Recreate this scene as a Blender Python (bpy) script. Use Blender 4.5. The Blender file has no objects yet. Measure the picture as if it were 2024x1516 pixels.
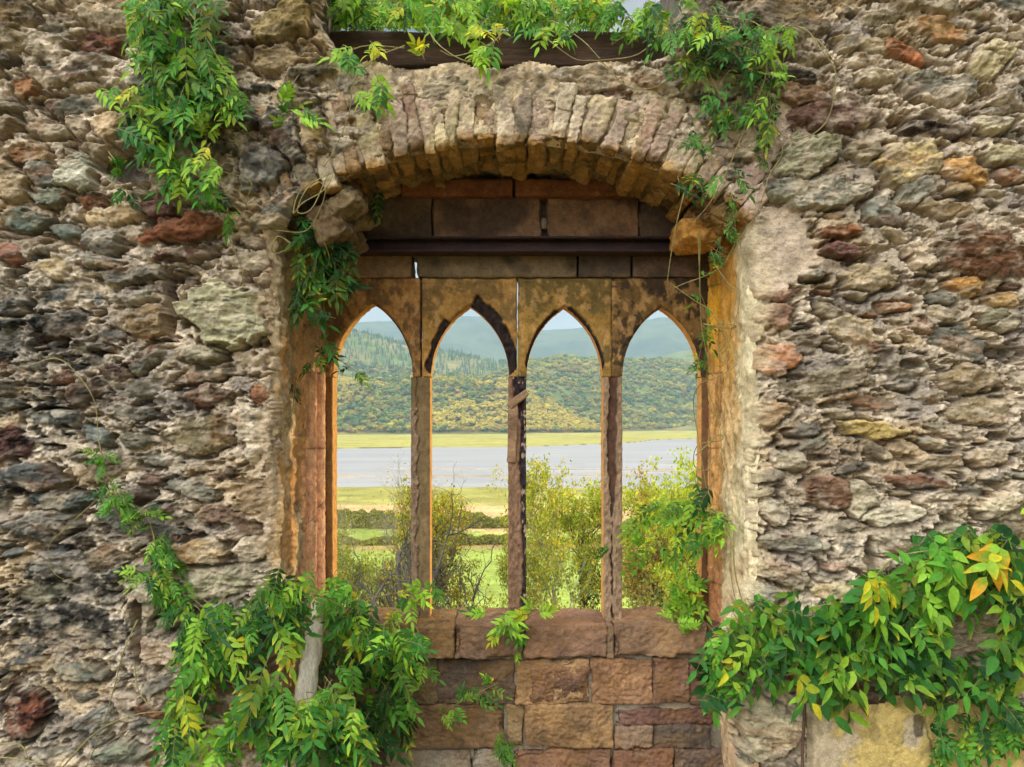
import bpy, bmesh, math, random
import numpy as np
R = math.radians
D = 3.5            # camera to the front face of the wall (m)
F = 1500.0         # focal length in photograph pixels
CZ = 1.7           # eye height
HV = 830.0         # row of the horizon
sc = bpy.context.scene
# ---------------------------------------------------------------- camera
cam_d = bpy.data.cameras.new('camera'); cam = bpy.data.objects.new('camera', cam_d)
sc.collection.objects.link(cam); sc.camera = cam
cam.location = (0, -D, CZ); cam.rotation_euler = (R(90), 0, 0)
cam_d.sensor_width = 36; cam_d.lens = F/2024*36
cam_d.shift_y = (HV-758)/2024
cam_d.clip_start = 0.05; cam_d.clip_end = 40000
# ---------------------------------------------------------------- sky and sun
SUN_AZ, SUN_EL = 66.0, 24.0        # degrees right of the view (+Y), above the horizon
w = bpy.data.worlds.new('World'); sc.world = w; w.use_nodes = True
wn = w.node_tree.nodes; wl = w.node_tree.links
bg = wn['Background']
sky = wn.new('ShaderNodeTexSky'); sky.sky_type = 'NISHITA'; sky.sun_disc = False
sky.sun_elevation = R(SUN_EL); sky.sun_rotation = R(SUN_AZ)
sky.air_density = 1.0; sky.dust_density = 1.2; sky.ozone_density = 1.0
# soft broken cloud over the blue
geo = wn.new('ShaderNodeTexCoord')
mp = wn.new('ShaderNodeMapping'); mp.inputs['Scale'].default_value = (1, 1, 3.2)
wl.new(geo.outputs['Generated'], mp.inputs['Vector'])
nz = wn.new('ShaderNodeTexNoise'); nz.inputs['Scale'].default_value = 2.6; nz.inputs['Detail'].default_value = 6
wl.new(mp.outputs['Vector'], nz.inputs['Vector'])
cr = wn.new('ShaderNodeValToRGB'); cr.color_ramp.elements[0].position = .28; cr.color_ramp.elements[1].position = .55
wl.new(nz.outputs['Fac'], cr.inputs['Fac'])
mx = wn.new('ShaderNodeMix'); mx.data_type = 'RGBA'
ml = wn.new('ShaderNodeMath'); ml.operation = 'MULTIPLY'; ml.inputs[1].default_value = .85
wl.new(cr.outputs['Color'], ml.inputs[0]); wl.new(ml.outputs[0], mx.inputs['Factor'])
wl.new(sky.outputs['Color'], mx.inputs['A'])
# grey cloud over the estuary; unseen bright lobe added behind viewer to light wall
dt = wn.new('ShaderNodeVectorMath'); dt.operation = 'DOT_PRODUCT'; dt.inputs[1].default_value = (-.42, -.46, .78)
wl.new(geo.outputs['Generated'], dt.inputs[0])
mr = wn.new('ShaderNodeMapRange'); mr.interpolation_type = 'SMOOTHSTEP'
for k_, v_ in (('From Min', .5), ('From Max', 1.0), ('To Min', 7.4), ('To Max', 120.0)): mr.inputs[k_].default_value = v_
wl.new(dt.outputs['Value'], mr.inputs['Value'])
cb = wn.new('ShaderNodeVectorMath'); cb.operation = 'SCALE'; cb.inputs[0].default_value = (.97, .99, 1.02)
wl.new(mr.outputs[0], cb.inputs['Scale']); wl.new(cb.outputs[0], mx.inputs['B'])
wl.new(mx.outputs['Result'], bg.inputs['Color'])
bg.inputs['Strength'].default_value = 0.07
sd = bpy.data.lights.new('sun', 'SUN'); sun = bpy.data.objects.new('sun', sd); sc.collection.objects.link(sun)
sd.energy = 3.6; sd.angle = R(0.5); sd.color = (1, .82, .54)
_a, _e = R(SUN_AZ), R(SUN_EL)
from mathutils import Vector
sdir = Vector((math.sin(_a)*math.cos(_e), math.cos(_a)*math.cos(_e), math.sin(_e)))
sun.rotation_euler = (-sdir).to_track_quat('-Z', 'Y').to_euler(); sun.location = (30, 20, 30)
vs = sc.view_settings; vs.view_transform = 'Standard'; vs.look = 'None'; vs.gamma = 1; vs.use_curve_mapping = False
vs.exposure = 0.25
sc.cycles.volume_bounces = 0
sc.cycles.max_bounces = 6; sc.cycles.diffuse_bounces = 3; sc.cycles.glossy_bounces = 2; sc.cycles.transparent_max_bounces = 8

# ---------------------------------------------------------------- helpers
COL = sc.collection
def WP(u, v, Y=0.0):
    """photograph pixel at depth Y -> point in the place"""
    k = (Y+D)/F
    return np.array(((u-1012)*k, Y, CZ+(HV-v)*k))
def lin(c):
    c = np.asarray(c, float)/255.0
    return np.where(c <= .04045, c/12.92, ((c+.055)/1.055)**2.4)
def tag(o, label=None, cat=None, group=None, kind=None):
    if label: o['label'] = label
    if cat: o['category'] = cat
    if group: o['group'] = group
    if kind: o['kind'] = kind
    return o
def empty(name, loc=(0, 0, 0), **k):
    o = bpy.data.objects.new(name, None); COL.objects.link(o); o.location = loc; o.empty_display_size = .2
    return tag(o, **k)
def link(name, me, mat, parent=None):
    o = bpy.data.objects.new(name, me); COL.objects.link(o)
    if mat is not None and not me.materials: me.materials.append(mat)
    if parent is not None:
        o.parent = parent
        o.location = -parent.location if parent.type == 'EMPTY' and parent.parent is None else (0, 0, 0)
    return o
def mesh_np(name, verts, faces, cols=None, smooth=True, n=4):
    """verts (N,3); faces (M,n) array or list of arrays of different width"""
    me = bpy.data.meshes.new(name)
    fl = faces if isinstance(faces, list) else [faces]
    fl = [f for f in fl if len(f)]
    loops = np.concatenate([f.ravel() for f in fl]).astype(np.int32)
    tot = np.concatenate([np.full(len(f), f.shape[1]) for f in fl]).astype(np.int32)
    st = np.concatenate([[0], np.cumsum(tot)[:-1]]).astype(np.int32)
    me.vertices.add(len(verts)); me.vertices.foreach_set('co', np.asarray(verts, np.float32).ravel())
    me.loops.add(len(loops)); me.loops.foreach_set('vertex_index', loops)
    me.polygons.add(len(tot)); me.polygons.foreach_set('loop_start', st); me.polygons.foreach_set('loop_total', tot)
    me.polygons.foreach_set('use_smooth', np.full(len(tot), smooth))
    me.update(calc_edges=True)
    if cols is not None:
        a = me.color_attributes.new('col', 'FLOAT_COLOR', 'POINT')
        c = np.ones((len(verts), 4), np.float32); c[:, :3] = cols
        a.data.foreach_set('color', c.ravel())
    return me
_perm = np.random.RandomState(11).permutation(256)
_rv = np.random.RandomState(12).rand(256)*2-1
def vn(x, y, s=0):
    x = np.asarray(x, float); y = np.asarray(y, float)
    xi = np.floor(x).astype(np.int64); yi = np.floor(y).astype(np.int64)
    fx = x-xi; fy = y-yi; fx = fx*fx*fx*(fx*(fx*6-15)+10); fy = fy*fy*fy*(fy*(fy*6-15)+10)
    def h(a, b): return _rv[_perm[(_perm[(a+s*37) & 255]+b+s*91) & 255]]
    a = h(xi, yi); b = h(xi+1, yi); c = h(xi, yi+1); d = h(xi+1, yi+1)
    return (a+(b-a)*fx)*(1-fy)+(c+(d-c)*fx)*fy
def fbm(x, y, o=4, s=0, g=.5):
    r = 0; a = 1; t = 0
    for i in range(o):
        r = r+a*vn(x, y, s+i*7); t += a; a *= g
        x, y = (x*.8-y*.6)*2.03+5.1, (x*.6+y*.8)*2.03+1.7
    return r/t*1.4
def ridge(x, y, o=4, s=0, g=.55):
    r = 0; a = 1; t = 0
    for i in range(o):
        r = r+a*(1-2*np.abs(vn(x, y, s+i*7))); t += a; a *= g
        x, y = (x*.8-y*.6)*2.1+3.3, (x*.6+y*.8)*2.1+8.1
    return r/t
def vn3(x, y, z, s=0):
    xi = np.floor(x).astype(np.int64); yi = np.floor(y).astype(np.int64); zi = np.floor(z).astype(np.int64)
    f = []
    for q, qi in ((x, xi), (y, yi), (z, zi)):
        t = q-qi; f.append(t*t*(3-2*t))
    def h(a, b, c): return _rv[_perm[(_perm[(_perm[(a+s*37) & 255]+b) & 255]+c) & 255]]
    r = 0
    for i in (0, 1):
        for j in (0, 1):
            for k in (0, 1):
                wgt = (f[0] if i else 1-f[0])*(f[1] if j else 1-f[1])*(f[2] if k else 1-f[2])
                r = r+wgt*h(xi+i, yi+j, zi+k)
    return r
def fbm3(p, f, o=4, s=0, g=.5):
    x, y, z = p[:, 0]*f, p[:, 1]*f, p[:, 2]*f
    r = 0; a = 1; t = 0
    for i in range(o):
        r = r+a*vn3(x, y, z, s+i*5); t += a; a *= g
        x, y, z = x*2.03+3.1, y*2.03+1.3, z*2.03+7.7
    return r/t*1.4
def sst(a, b, x):
    t = np.clip((x-a)/(b-a), 0, 1); return t*t*(3-2*t)
def grid_faces(nv, nu, mask=None):
    i = np.arange(nv-1)[:, None]*nu+np.arange(nu-1)[None]
    f = np.stack([i, i+1, i+nu+1, i+nu], -1)
    if mask is not None: f = f[mask]
    return f.reshape(-1, 4)
def clean(verts, faces, cols):
    used = np.zeros(len(verts), bool); used[faces.ravel()] = True
    idx = np.cumsum(used)-1
    return verts[used], idx[faces], (cols[used] if cols is not None else None)
def tube(pts, rad, sides=5, sub=4):
    """smooth tube through pts -> verts, faces"""
    P = np.asarray(pts, float); n = len(P)
    rad = np.asarray(rad, float) if np.ndim(rad) else np.full(n, rad)
    if sub > 1 and n > 2:
        Q = np.vstack([2*P[0]-P[1], P, 2*P[-1]-P[-2]]); out = []; ro = []
        for i in range(n-1):
            p0, p1, p2, p3 = Q[i], Q[i+1], Q[i+2], Q[i+3]
            for k in range(sub):
                t = k/sub
                out.append(.5*(2*p1+(p2-p0)*t+(2*p0-5*p1+4*p2-p3)*t*t+(3*p1-p0-3*p2+p3)*t**3))
                ro.append(rad[i]+(rad[i+1]-rad[i])*t)
        out.append(P[-1]); ro.append(rad[-1]); P = np.array(out); rad = np.array(ro); n = len(P)
    T = np.gradient(P, axis=0); T /= np.linalg.norm(T, axis=1)[:, None]+1e-9
    ref = np.array((.13, .97, .21)); A = np.cross(T, ref); A /= np.linalg.norm(A, axis=1)[:, None]+1e-9
    B = np.cross(T, A); an = np.arange(sides)/sides*2*np.pi
    V = P[:, None]+rad[:, None, None]*(np.cos(an)[None, :, None]*A[:, None]+np.sin(an)[None, :, None]*B[:, None])
    i = np.arange(n-1)[:, None]*sides; j = np.arange(sides)[None]; j2 = (j+1) % sides
    Fc = np.stack([i+j, i+j2, i+sides+j2, i+sides+j], -1).reshape(-1, 4)
    return V.reshape(-1, 3), Fc, P
class Acc:
    def __init__(s): s.v = []; s.f = []; s.c = []; s.n = 0
    def add(s, v, f, c=None):
        s.v.append(v); s.f.append(f+s.n); s.n += len(v)
        s.c.append(np.broadcast_to(np.asarray(c if c is not None else (1, 1, 1), float), (len(v), 3)))
    def mesh(s, name, smooth=True):
        d = {}
        for f in s.f: d.setdefault(f.shape[1], []).append(f)
        return mesh_np(name, np.vstack(s.v), [np.vstack(x) for x in d.values()], np.vstack(s.c), smooth)
def cube_grid(nx, ny, nz):
    """surface lattice of a box, verts in 0..1, quads"""
    N = (nx, ny, nz); vs_, fs = [], []
    base = 0
    for ax in range(3):
        a, b = [(1, 2), (2, 0), (0, 1)][ax]
        for side in (0, 1):
            ia = np.arange(N[a]+1); ib = np.arange(N[b]+1)
            g = np.zeros((len(ia), len(ib), 3), int)
            g[..., a] = ia[:, None]; g[..., b] = ib[None]; g[..., ax] = side*N[ax]
            f = grid_faces(len(ia), len(ib))+base
            if side: f = f[:, ::-1]
            vs_.append(g.reshape(-1, 3)); fs.append(f); base += g.shape[0]*g.shape[1]
    v = np.vstack(vs_); f = np.vstack(fs)
    key = (v[:, 0]*(ny+1)+v[:, 1])*(nz+1)+v[:, 2]
    u, first, inv = np.unique(key, return_index=True, return_inverse=True)
    return v[first]/np.array(N, float), inv[f]
def block(size, res=.012, rnd=.012, amp=.006, freq=9, seed=0, o=4, chip=0.0, maxn=70):
    """rough rounded stone centred at origin; returns verts, faces"""
    size = np.array(size, float)
    n = [int(np.clip(s/res, 2, maxn)) for s in size]
    v, f = cube_grid(*n)
    p = (v-.5)*size
    r = min(rnd, size.min()*.45)
    inner = size/2-r
    q = np.clip(p, -inner, inner); nrm = p-q; l = np.linalg.norm(nrm, axis=1)[:, None]+1e-9
    nrm /= l; p = q+nrm*r
    off = seed*13.7
    d = fbm3(p+off, freq, o, seed % 50)*amp+amp*.35*(1-2*np.abs(fbm3(p*(1, 1, 1.6)+off+9, freq*3.1, 3, (seed+4) % 50)))+amp*.3*fbm3(p+off, freq*9, 2, (seed+5) % 50)
    if chip:
        e = fbm3(p+off+50, freq*.5, 3, (seed+9) % 50)
        edge = np.clip(np.sort(np.abs(p)/(size/2), axis=1)[:, 1], 0, 1)
        d = d-chip*sst(.1, .6, e)*sst(.6, 1, edge)
    return p+nrm*d[:, None], f
# ---------------------------------------------------------------- materials
def nodes_of(name, rough=.9, spec=.25):
    m = bpy.data.materials.new(name); m.use_nodes = True
    nt = m.node_tree; b = nt.nodes['Principled BSDF']
    b.inputs['Roughness'].default_value = rough; b.inputs['Specular IOR Level'].default_value = spec
    return m, nt, b
def N(nt, t, **k):
    n = nt.nodes.new(t)
    for a, v in k.items():
        if a in n.inputs: n.inputs[a].default_value = v
        else: setattr(n, a, v)
    return n
def noise(nt, vec, scale, detail=5, rough=.6, dist=0):
    n = N(nt, 'ShaderNodeTexNoise', Scale=scale, Detail=detail, Roughness=rough, Distortion=dist)
    nt.links.new(vec, n.inputs['Vector']); return n.outputs['Fac']
def ramp(nt, fac, stops):
    r = nt.nodes.new('ShaderNodeValToRGB'); e = r.color_ramp.elements
    while len(e) < len(stops): e.new(.5)
    for i, (p, c) in enumerate(stops):
        e[i].position = p; e[i].color = (*c, 1) if len(c) == 3 else c
    nt.links.new(fac, r.inputs['Fac']); return r.outputs['Color']
def mix(nt, fac, a, b, mode='MIX'):
    m = nt.nodes.new('ShaderNodeMix'); m.data_type = 'RGBA'; m.blend_type = mode
    for s, x in (('Factor', fac), ('A', a), ('B', b)):
        if hasattr(x, 'links'): nt.links.new(x, m.inputs[s])
        elif s == 'Factor': m.inputs[s].default_value = x
        else: m.inputs[s].default_value = (*x, 1)
    return m.outputs['Result']
def math_(nt, op, a, b=0.5):
    m = nt.nodes.new('ShaderNodeMath'); m.operation = op
    for i, x in enumerate((a, b)):
        if hasattr(x, 'links'): nt.links.new(x, m.inputs[i])
        else: m.inputs[i].default_value = x
    return m.outputs[0]
def g3(v): return (v, v, v)
def stone_mat(name, base=None, second=None, rnd=0.0, bump=.5, fine=1.0, stain=.5, stain_col=(.02, .018, .02),
              pale=.3, pale_col=(.5, .47, .38), stretch=(1, 1, 1), bscale=1.0, ochre=0.0):
    m, nt, b = nodes_of(name, .92, .15)
    tc = N(nt, 'ShaderNodeTexCoord').outputs['Object']
    mpn = N(nt, 'ShaderNodeMapping'); mpn.inputs['Scale'].default_value = stretch
    oi = N(nt, 'ShaderNodeObjectInfo')
    nt.links.new(tc, mpn.inputs['Vector'])
    add = N(nt, 'ShaderNodeVectorMath', operation='ADD'); nt.links.new(mpn.outputs[0], add.inputs[0])
    if rnd:
        sc_ = N(nt, 'ShaderNodeMath', operation='MULTIPLY'); sc_.inputs[1].default_value = 37.0
        nt.links.new(oi.outputs['Random'], sc_.inputs[0]); nt.links.new(sc_.outputs[0], add.inputs[1])
    V = add.outputs[0]
    if base is None:
        at = N(nt, 'ShaderNodeAttribute', attribute_name='col'); col = at.outputs['Color']
    else:
        n1 = noise(nt, V, 3.5, 6, .6, .4)
        col = mix(nt, ramp(nt, n1, [(.35, g3(0)), (.65, g3(1))]), base, second or base)
    # mottling: value
    n2 = noise(nt, V, 28*bscale, 8, .7, .3)
    col = mix(nt, 1.0, col, ramp(nt, n2, [(.28, g3(.6)), (.48, g3(1)), (.72, g3(1.4))]), 'MULTIPLY')
    n3 = noise(nt, V, 160*bscale, 4, .7)
    col = mix(nt, .75, col, ramp(nt, n3, [(.3, g3(.65)), (.5, g3(1)), (.72, g3(1.4))]), 'MULTIPLY')
    # lichen stains with their own outline
    if stain:
        n4 = noise(nt, V, 6.5, 9, .72, .6)
        col = mix(nt, math_(nt, 'MULTIPLY', ramp(nt, n4, [(.56, g3(0)), (.66, g3(1))]), stain), col, stain_col)
    if pale:
        n5 = noise(nt, V, 11, 8, .75, .2)
        col = mix(nt, math_(nt, 'MULTIPLY', ramp(nt, n5, [(.6, g3(0)), (.68, g3(1))]), pale), col, pale_col)
    if ochre:
        n6 = noise(nt, V, 4.2, 7, .7, .4)
        col = mix(nt, math_(nt, 'MULTIPLY', ramp(nt, n6, [(.45, g3(0)), (.6, g3(1))]), ochre), col, (.42, .2, .04))
    nt.links.new(col, b.inputs['Base Color'])
    hb = math_(nt, 'ADD', math_(nt, 'MULTIPLY', noise(nt, V, 45*bscale, 9, .72, .3), 1.0),
               math_(nt, 'MULTIPLY', noise(nt, V, 240*bscale, 3, .7), .25*fine))
    bp = N(nt, 'ShaderNodeBump', Strength=bump, Distance=.03); nt.links.new(hb, bp.inputs['Height'])
    nt.links.new(bp.outputs[0], b.inputs['Normal'])
    return m
M = {}
M['rubble'] = stone_mat('rubble_stone', bump=.7, stain=.55, pale=.4, pale_col=(.55, .5, .42), stretch=(1, 1, 1.5))
M['core'] = stone_mat('masonry', (.2, .16, .12), (.12, .1, .08), bump=.8)
M['vous'] = stone_mat('arch_stone', bump=.7, stain=.25, pale=.3, rnd=1)
M['soffit'] = stone_mat('soffit_mortar', (.42, .28, .12), (.26, .17, .08), bump=.9, stain=.3, pale=.1)
M['dark'] = stone_mat('dark_sandstone', (.085, .055, .04), (.045, .034, .03), rnd=1, bump=.5, stain=.6, pale=.1, pale_col=(.2, .15, .1))
M['trac'] = stone_mat('tracery_sandstone', bump=.28, stain=.25, pale=.0, stain_col=(.03, .024, .02))
M['jamb'] = stone_mat('jamb_sandstone', bump=.55, stain=.35, pale=.2, stretch=(1, 1, .65))
M['ashlar'] = stone_mat('ashlar_sandstone', bump=.8, stain=.5, pale=.22, stain_col=(.035, .028, .03), ochre=.25)
M['plaster'] = stone_mat('plaster', bump=.35, stain=.15, pale=.2)
def simple(name, c1, c2, scale, rough=.8, bump=.3, stretch=(1, 1, 1), metal=0):
    m, nt, b = nodes_of(name, rough, .3)
    tc = N(nt, 'ShaderNodeTexCoord').outputs['Object']
    mpn = N(nt, 'ShaderNodeMapping'); mpn.inputs['Scale'].default_value = stretch; nt.links.new(tc, mpn.inputs[0])
    V = mpn.outputs[0]
    n1 = noise(nt, V, scale, 8, .68, .3)
    col = mix(nt, ramp(nt, n1, [(.35, g3(0)), (.65, g3(1))]), c1, c2)
    n2 = noise(nt, V, scale*6, 4, .7)
    col = mix(nt, .8, col, ramp(nt, n2, [(.3, g3(.6)), (.5, g3(1)), (.7, g3(1.4))]), 'MULTIPLY')
    nt.links.new(col, b.inputs['Base Color']); b.inputs['Metallic'].default_value = metal
    bp = N(nt, 'ShaderNodeBump', Strength=bump, Distance=.02); nt.links.new(n2, bp.inputs['Height'])
    nt.links.new(bp.outputs[0], b.inputs['Normal'])
    return m
M['iron'] = simple('rusted_iron', (.022, .013, .012), (.05, .02, .014), 9, .7, .4)
M['timber'] = simple('weathered_timber', (.13, .07, .04), (.06, .035, .025), 5, .85, .5, (.6, 3, 6))
M['palewood'] = simple('bleached_wood', (.78, .68, .54), (.48, .40, .29), 6, .8, .6, (5, 5, .5))
def leaf_mat(name, trans=.45, rough=.55):
    m, nt, b = nodes_of(name, rough, .18)
    at = N(nt, 'ShaderNodeAttribute', attribute_name='col').outputs['Color']
    tc = N(nt, 'ShaderNodeTexCoord').outputs['Object']
    n1 = noise(nt, tc, 60, 4, .6)
    col = mix(nt, .7, at, ramp(nt, n1, [(.3, g3(.75)), (.7, g3(1.3))]), 'MULTIPLY')
    nt.links.new(col, b.inputs['Base Color'])
    tr = N(nt, 'ShaderNodeBsdfTranslucent')
    tcol = mix(nt, 1.0, col, (1.5, 1.35, .5), 'MULTIPLY'); nt.links.new(tcol, tr.inputs['Color'])
    ms = N(nt, 'ShaderNodeMixShader'); ms.inputs[0].default_value = trans
    nt.links.new(b.outputs[0], ms.inputs[1]); nt.links.new(tr.outputs[0], ms.inputs[2])
    nt.links.new(ms.outputs[0], nt.nodes['Material Output'].inputs['Surface'])
    return m
M['leaf'] = leaf_mat('leaf'); M['treeleaf'] = leaf_mat('tree_leaf', .5, .7)
M['farleaf'] = leaf_mat('far_leaf', .25, .9)
M['vine'] = simple('vine_stem', (.28, .24, .07), (.14, .11, .04), 30, .6, .2)
M['bark'] = simple('bark', (.10, .085, .06), (.05, .042, .032), 4, .9, .5)
M['palebark'] = simple('pale_bark', (.36, .32, .24), (.2, .17, .12), 4, .9, .3)
# ---------------------------------------------------------------- the wall
wall = empty('ruined_wall', (0, .3, 0), label='ruined rubble stone wall with a four-light pointed window under a rough segmental arch', cat='wall')
K0 = D/F
rs = np.random.RandomState(5)
def axis(lo, hi, a, b, st):
    mid = np.arange(a, b, st)
    out = [];  x = a; s = st
    while x > lo: s *= 1.12; x -= s; out.append(x)
    out2 = []; x = mid[-1]; s = st
    while x < hi: s *= 1.12; x += s; out2.append(x)
    return np.concatenate([out[::-1], mid, out2])
STEP = 2.0
U1 = axis(-560, 2590, -24, 2050, STEP); V1 = axis(-300, 1720, -24, 1540, STEP)
U, V = np.meshgrid(U1, V1)
# stones the photograph lets one tell apart: u, v, half width, half height, tilt, colour, protrusion (cm)
HS = [
(200,88,50,25,0,(105,62,52),1),(50,175,35,18,0,(140,100,70),1),(95,255,38,22,5,(160,150,135),2),(155,250,25,25,20,(145,130,115),2),
(215,255,34,30,-25,(175,142,105),3),(60,305,45,25,5,(135,108,80),3),(25,360,32,50,0,(150,135,110),4),(85,345,35,30,10,(112,112,108),4),
(155,345,42,36,-15,(158,158,148),6),(110,388,54,20,-5,(112,118,108),3),(190,398,32,18,0,(80,62,46),2),(45,437,54,25,0,(88,104,102),3),
(232,428,60,22,-3,(172,150,118),4),(310,412,36,22,10,(90,58,52),2),(365,455,88,28,-6,(128,74,48),3),(370,502,60,14,-5,(85,52,42),3),
(130,455,35,18,15,(92,104,102),2),(15,500,30,25,0,(145,80,54),2),(105,530,34,24,0,(150,130,92),2),(205,480,45,25,10,(122,118,114),2),
(295,640,50,30,0,(122,100,70),3),(450,622,92,72,0,(158,156,128),5),(120,640,62,30,-5,(58,58,58),2),(290,712,42,20,-30,(98,100,96),3),
(395,700,50,18,5,(135,130,112),3),(410,785,50,22,-3,(84,52,38),2),(515,780,15,26,0,(165,95,58),2),(388,862,64,50,0,(112,102,76),3),
(500,852,40,55,0,(180,168,155),2),(190,860,35,22,20,(115,125,130),2),(165,775,42,25,-20,(80,70,64),2),(120,745,28,14,-20,(145,88,64),1),
(20,880,40,45,-50,(90,58,54),2),(60,940,72,30,5,(82,88,94),3),(85,1035,72,35,0,(112,112,112),3),(110,990,70,20,0,(86,98,102),2),
(400,1090,66,28,0,(150,128,92),4),(500,1085,38,30,0,(185,170,152),4),(430,1150,70,36,0,(160,154,132),3),(282,1205,38,55,22,(158,148,132),4),
(340,1292,90,36,8,(150,128,112),4),(150,1330,52,22,10,(90,96,92),2),(45,1400,42,62,-20,(112,60,42),4),(250,1390,52,18,10,(160,142,132),3),
(300,1405,72,14,12,(108,72,52),3),(240,1490,62,20,0,(112,118,102),4),(450,1230,60,34,5,(150,145,130),3),(100,1130,50,22,-4,(120,115,110),2),
(565,275,40,62,-35,(98,98,94),4),(520,335,48,60,30,(112,112,112),4),(618,268,34,58,12,(162,132,92),3),(480,235,60,26,5,(85,80,76),2),
(540,120,60,30,0,(150,128,95),2),(560,50,70,34,-10,(138,120,76),5),(610,150,60,18,-3,(120,110,92),3),(600,200,46,18,8,(150,138,120),3),
(1590,315,68,44,-15,(126,124,98),6),(1702,300,46,20,5,(132,126,104),4),(1610,385,112,38,0,(132,132,124),5),(1785,325,76,42,-8,(175,155,105),4),
(1840,262,76,14,5,(54,43,40),3),(1640,235,98,34,8,(100,70,60),4),(1590,190,62,30,0,(120,86,58),2),(1960,250,46,18,0,(170,160,138),3),
(1975,310,50,20,5,(158,148,118),3),(1900,345,54,28,15,(182,132,72),4),(1990,350,35,18,15,(140,96,68),2),(1800,382,46,30,-30,(120,120,110),3),
(1890,376,38,18,0,(135,112,80),2),(1860,415,72,16,5,(160,132,94),2),(1740,428,42,30,30,(114,120,116),3),(1655,462,40,14,0,(140,80,48),3),
(1665,497,52,18,3,(108,68,62),4),(1932,500,96,58,5,(108,72,50),4),(1815,505,44,26,35,(185,168,148),3),(1720,550,54,34,0,(160,142,115),3),
(1525,575,50,20,0,(150,96,74),3),(1530,622,50,26,0,(142,106,90),3),(1492,665,16,20,0,(125,84,64),2),(1520,712,58,30,0,(172,112,78),4),
(1915,565,46,18,8,(175,128,62),3),(1985,592,46,16,0,(175,138,84),2),(1965,625,26,22,0,(130,126,104),2),(1770,605,36,12,0,(160,104,68),2),
(1920,750,70,30,3,(132,112,80),4),(1720,850,70,17,8,(175,150,85),5),(1520,815,44,30,0,(150,122,94),2),(1640,975,52,40,0,(120,86,66),3),
(1702,985,38,36,20,(172,162,142),3),(1850,910,60,18,-4,(135,120,100),3),(1945,905,46,20,0,(138,122,92),2),(1935,812,62,26,-5,(138,122,94),2),
(1535,1012,34,32,10,(174,164,148),2),(1765,1012,72,25,-5,(178,172,156),3),(1500,870,36,14,0,(162,152,136),2),(1650,1118,32,10,3,(132,74,56),4),
(1570,1072,86,18,5,(122,122,114),3),(1650,1170,52,20,0,(168,158,120),2),(1520,1440,62,62,20,(158,152,130),5),(1860,1285,76,20,0,(116,112,100),4),
(1970,1000,50,24,-20,(170,162,142),3),(1800,950,60,16,10,(120,84,66),2),(1880,470,30,12,0,(120,110,90),2),(1560,150,60,20,0,(70,60,50),2),
(1700,90,60,20,10,(150,135,110),2),(1780,105,50,18,25,(175,100,62),2),(1850,60,60,24,15,(165,120,75),2),(1960,120,60,36,-50,(170,158,120),3),
(1720,150,44,18,10,(170,155,132),2),(1990,640,30,20,0,(160,150,135),2),(1560,910,40,20,5,(150,140,125),2),(1600,845,40,16,-5,(90,86,82),2),
]
def soften(c):
    c = np.array(c, float); l = c.mean()
    return (c*.70+l*.30)*np.array((1.10, 1.06, .95))
seeds = [dict(u=h[0], v=h[1], a=h[2], b=h[3], t=h[4], c=soften(h[5]), p=h[6]*.01+rs.rand()*.006, k=2.6+rs.rand()*1.2, gap=rs.rand() < .85) for h in HS]
# random stones fill the rest, in loose courses
pal = np.array([(150,138,120),(128,120,108),(112,112,108),(92,98,98),(165,150,126),(140,112,82),(120,80,60),(96,66,54),(172,160,142),(78,74,72),(134,124,94),(104,92,80)], float)
pw = np.array([3,3,2,2,3,2,1,.8,2.5,1.4,1.5,1.6]); pw /= pw.sum()
occ = [(s['u'], s['v'], s['a'], s['b']) for s in seeds]
tries = 0
for pas, (amin, amax, cnt) in enumerate(((62, 110, 220), (40, 66, 700), (24, 42, 1600), (13, 26, 2200))):
    for _ in range(cnt*3):
        u = rs.uniform(-560, 2590); v = rs.uniform(-300, 1560)
        if 575 < u < 1450 and v > 250: continue
        a = rs.uniform(amin, amax); b = a*rs.uniform(.22, .52)
        O = np.array(occ)
        if np.any((np.abs(O[:, 0]-u)/(O[:, 2]+a)*.86)**2+(np.abs(O[:, 1]-v)/(O[:, 3]+b)*1.02)**2 < 1.0): continue
        occ.append((u, v, a, b))
        c = pal[rs.choice(len(pal), p=pw)]*rs.uniform(.78, 1.12)*.72+np.array((150, 135, 114))*.28
        c = soften(c)
        if u < 350 and 450 < v < 1500: c = c*np.array((.84, .88, .94))  # left stones darker and bluer, partly vignette painted into their colour
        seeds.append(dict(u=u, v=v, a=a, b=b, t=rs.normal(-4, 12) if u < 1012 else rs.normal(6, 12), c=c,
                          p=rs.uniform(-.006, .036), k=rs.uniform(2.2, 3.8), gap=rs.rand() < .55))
NH = len(HS)
POLY = []
for _i in range(60):
    _n = rs.randint(5, 8); _o = rs.rand()*6.28
    POLY.append([(_o+(j+rs.uniform(-.3, .3))*2*math.pi/_n, rs.uniform(.74, 1.0)) for j in range(_n)])
for s_ in seeds[len(HS):]: s_['a'] *= 1.22; s_['b'] *= 1.30
for s_ in seeds[:len(HS)]: s_['a'] *= 1.06; s_['b'] *= 1.08
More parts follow.
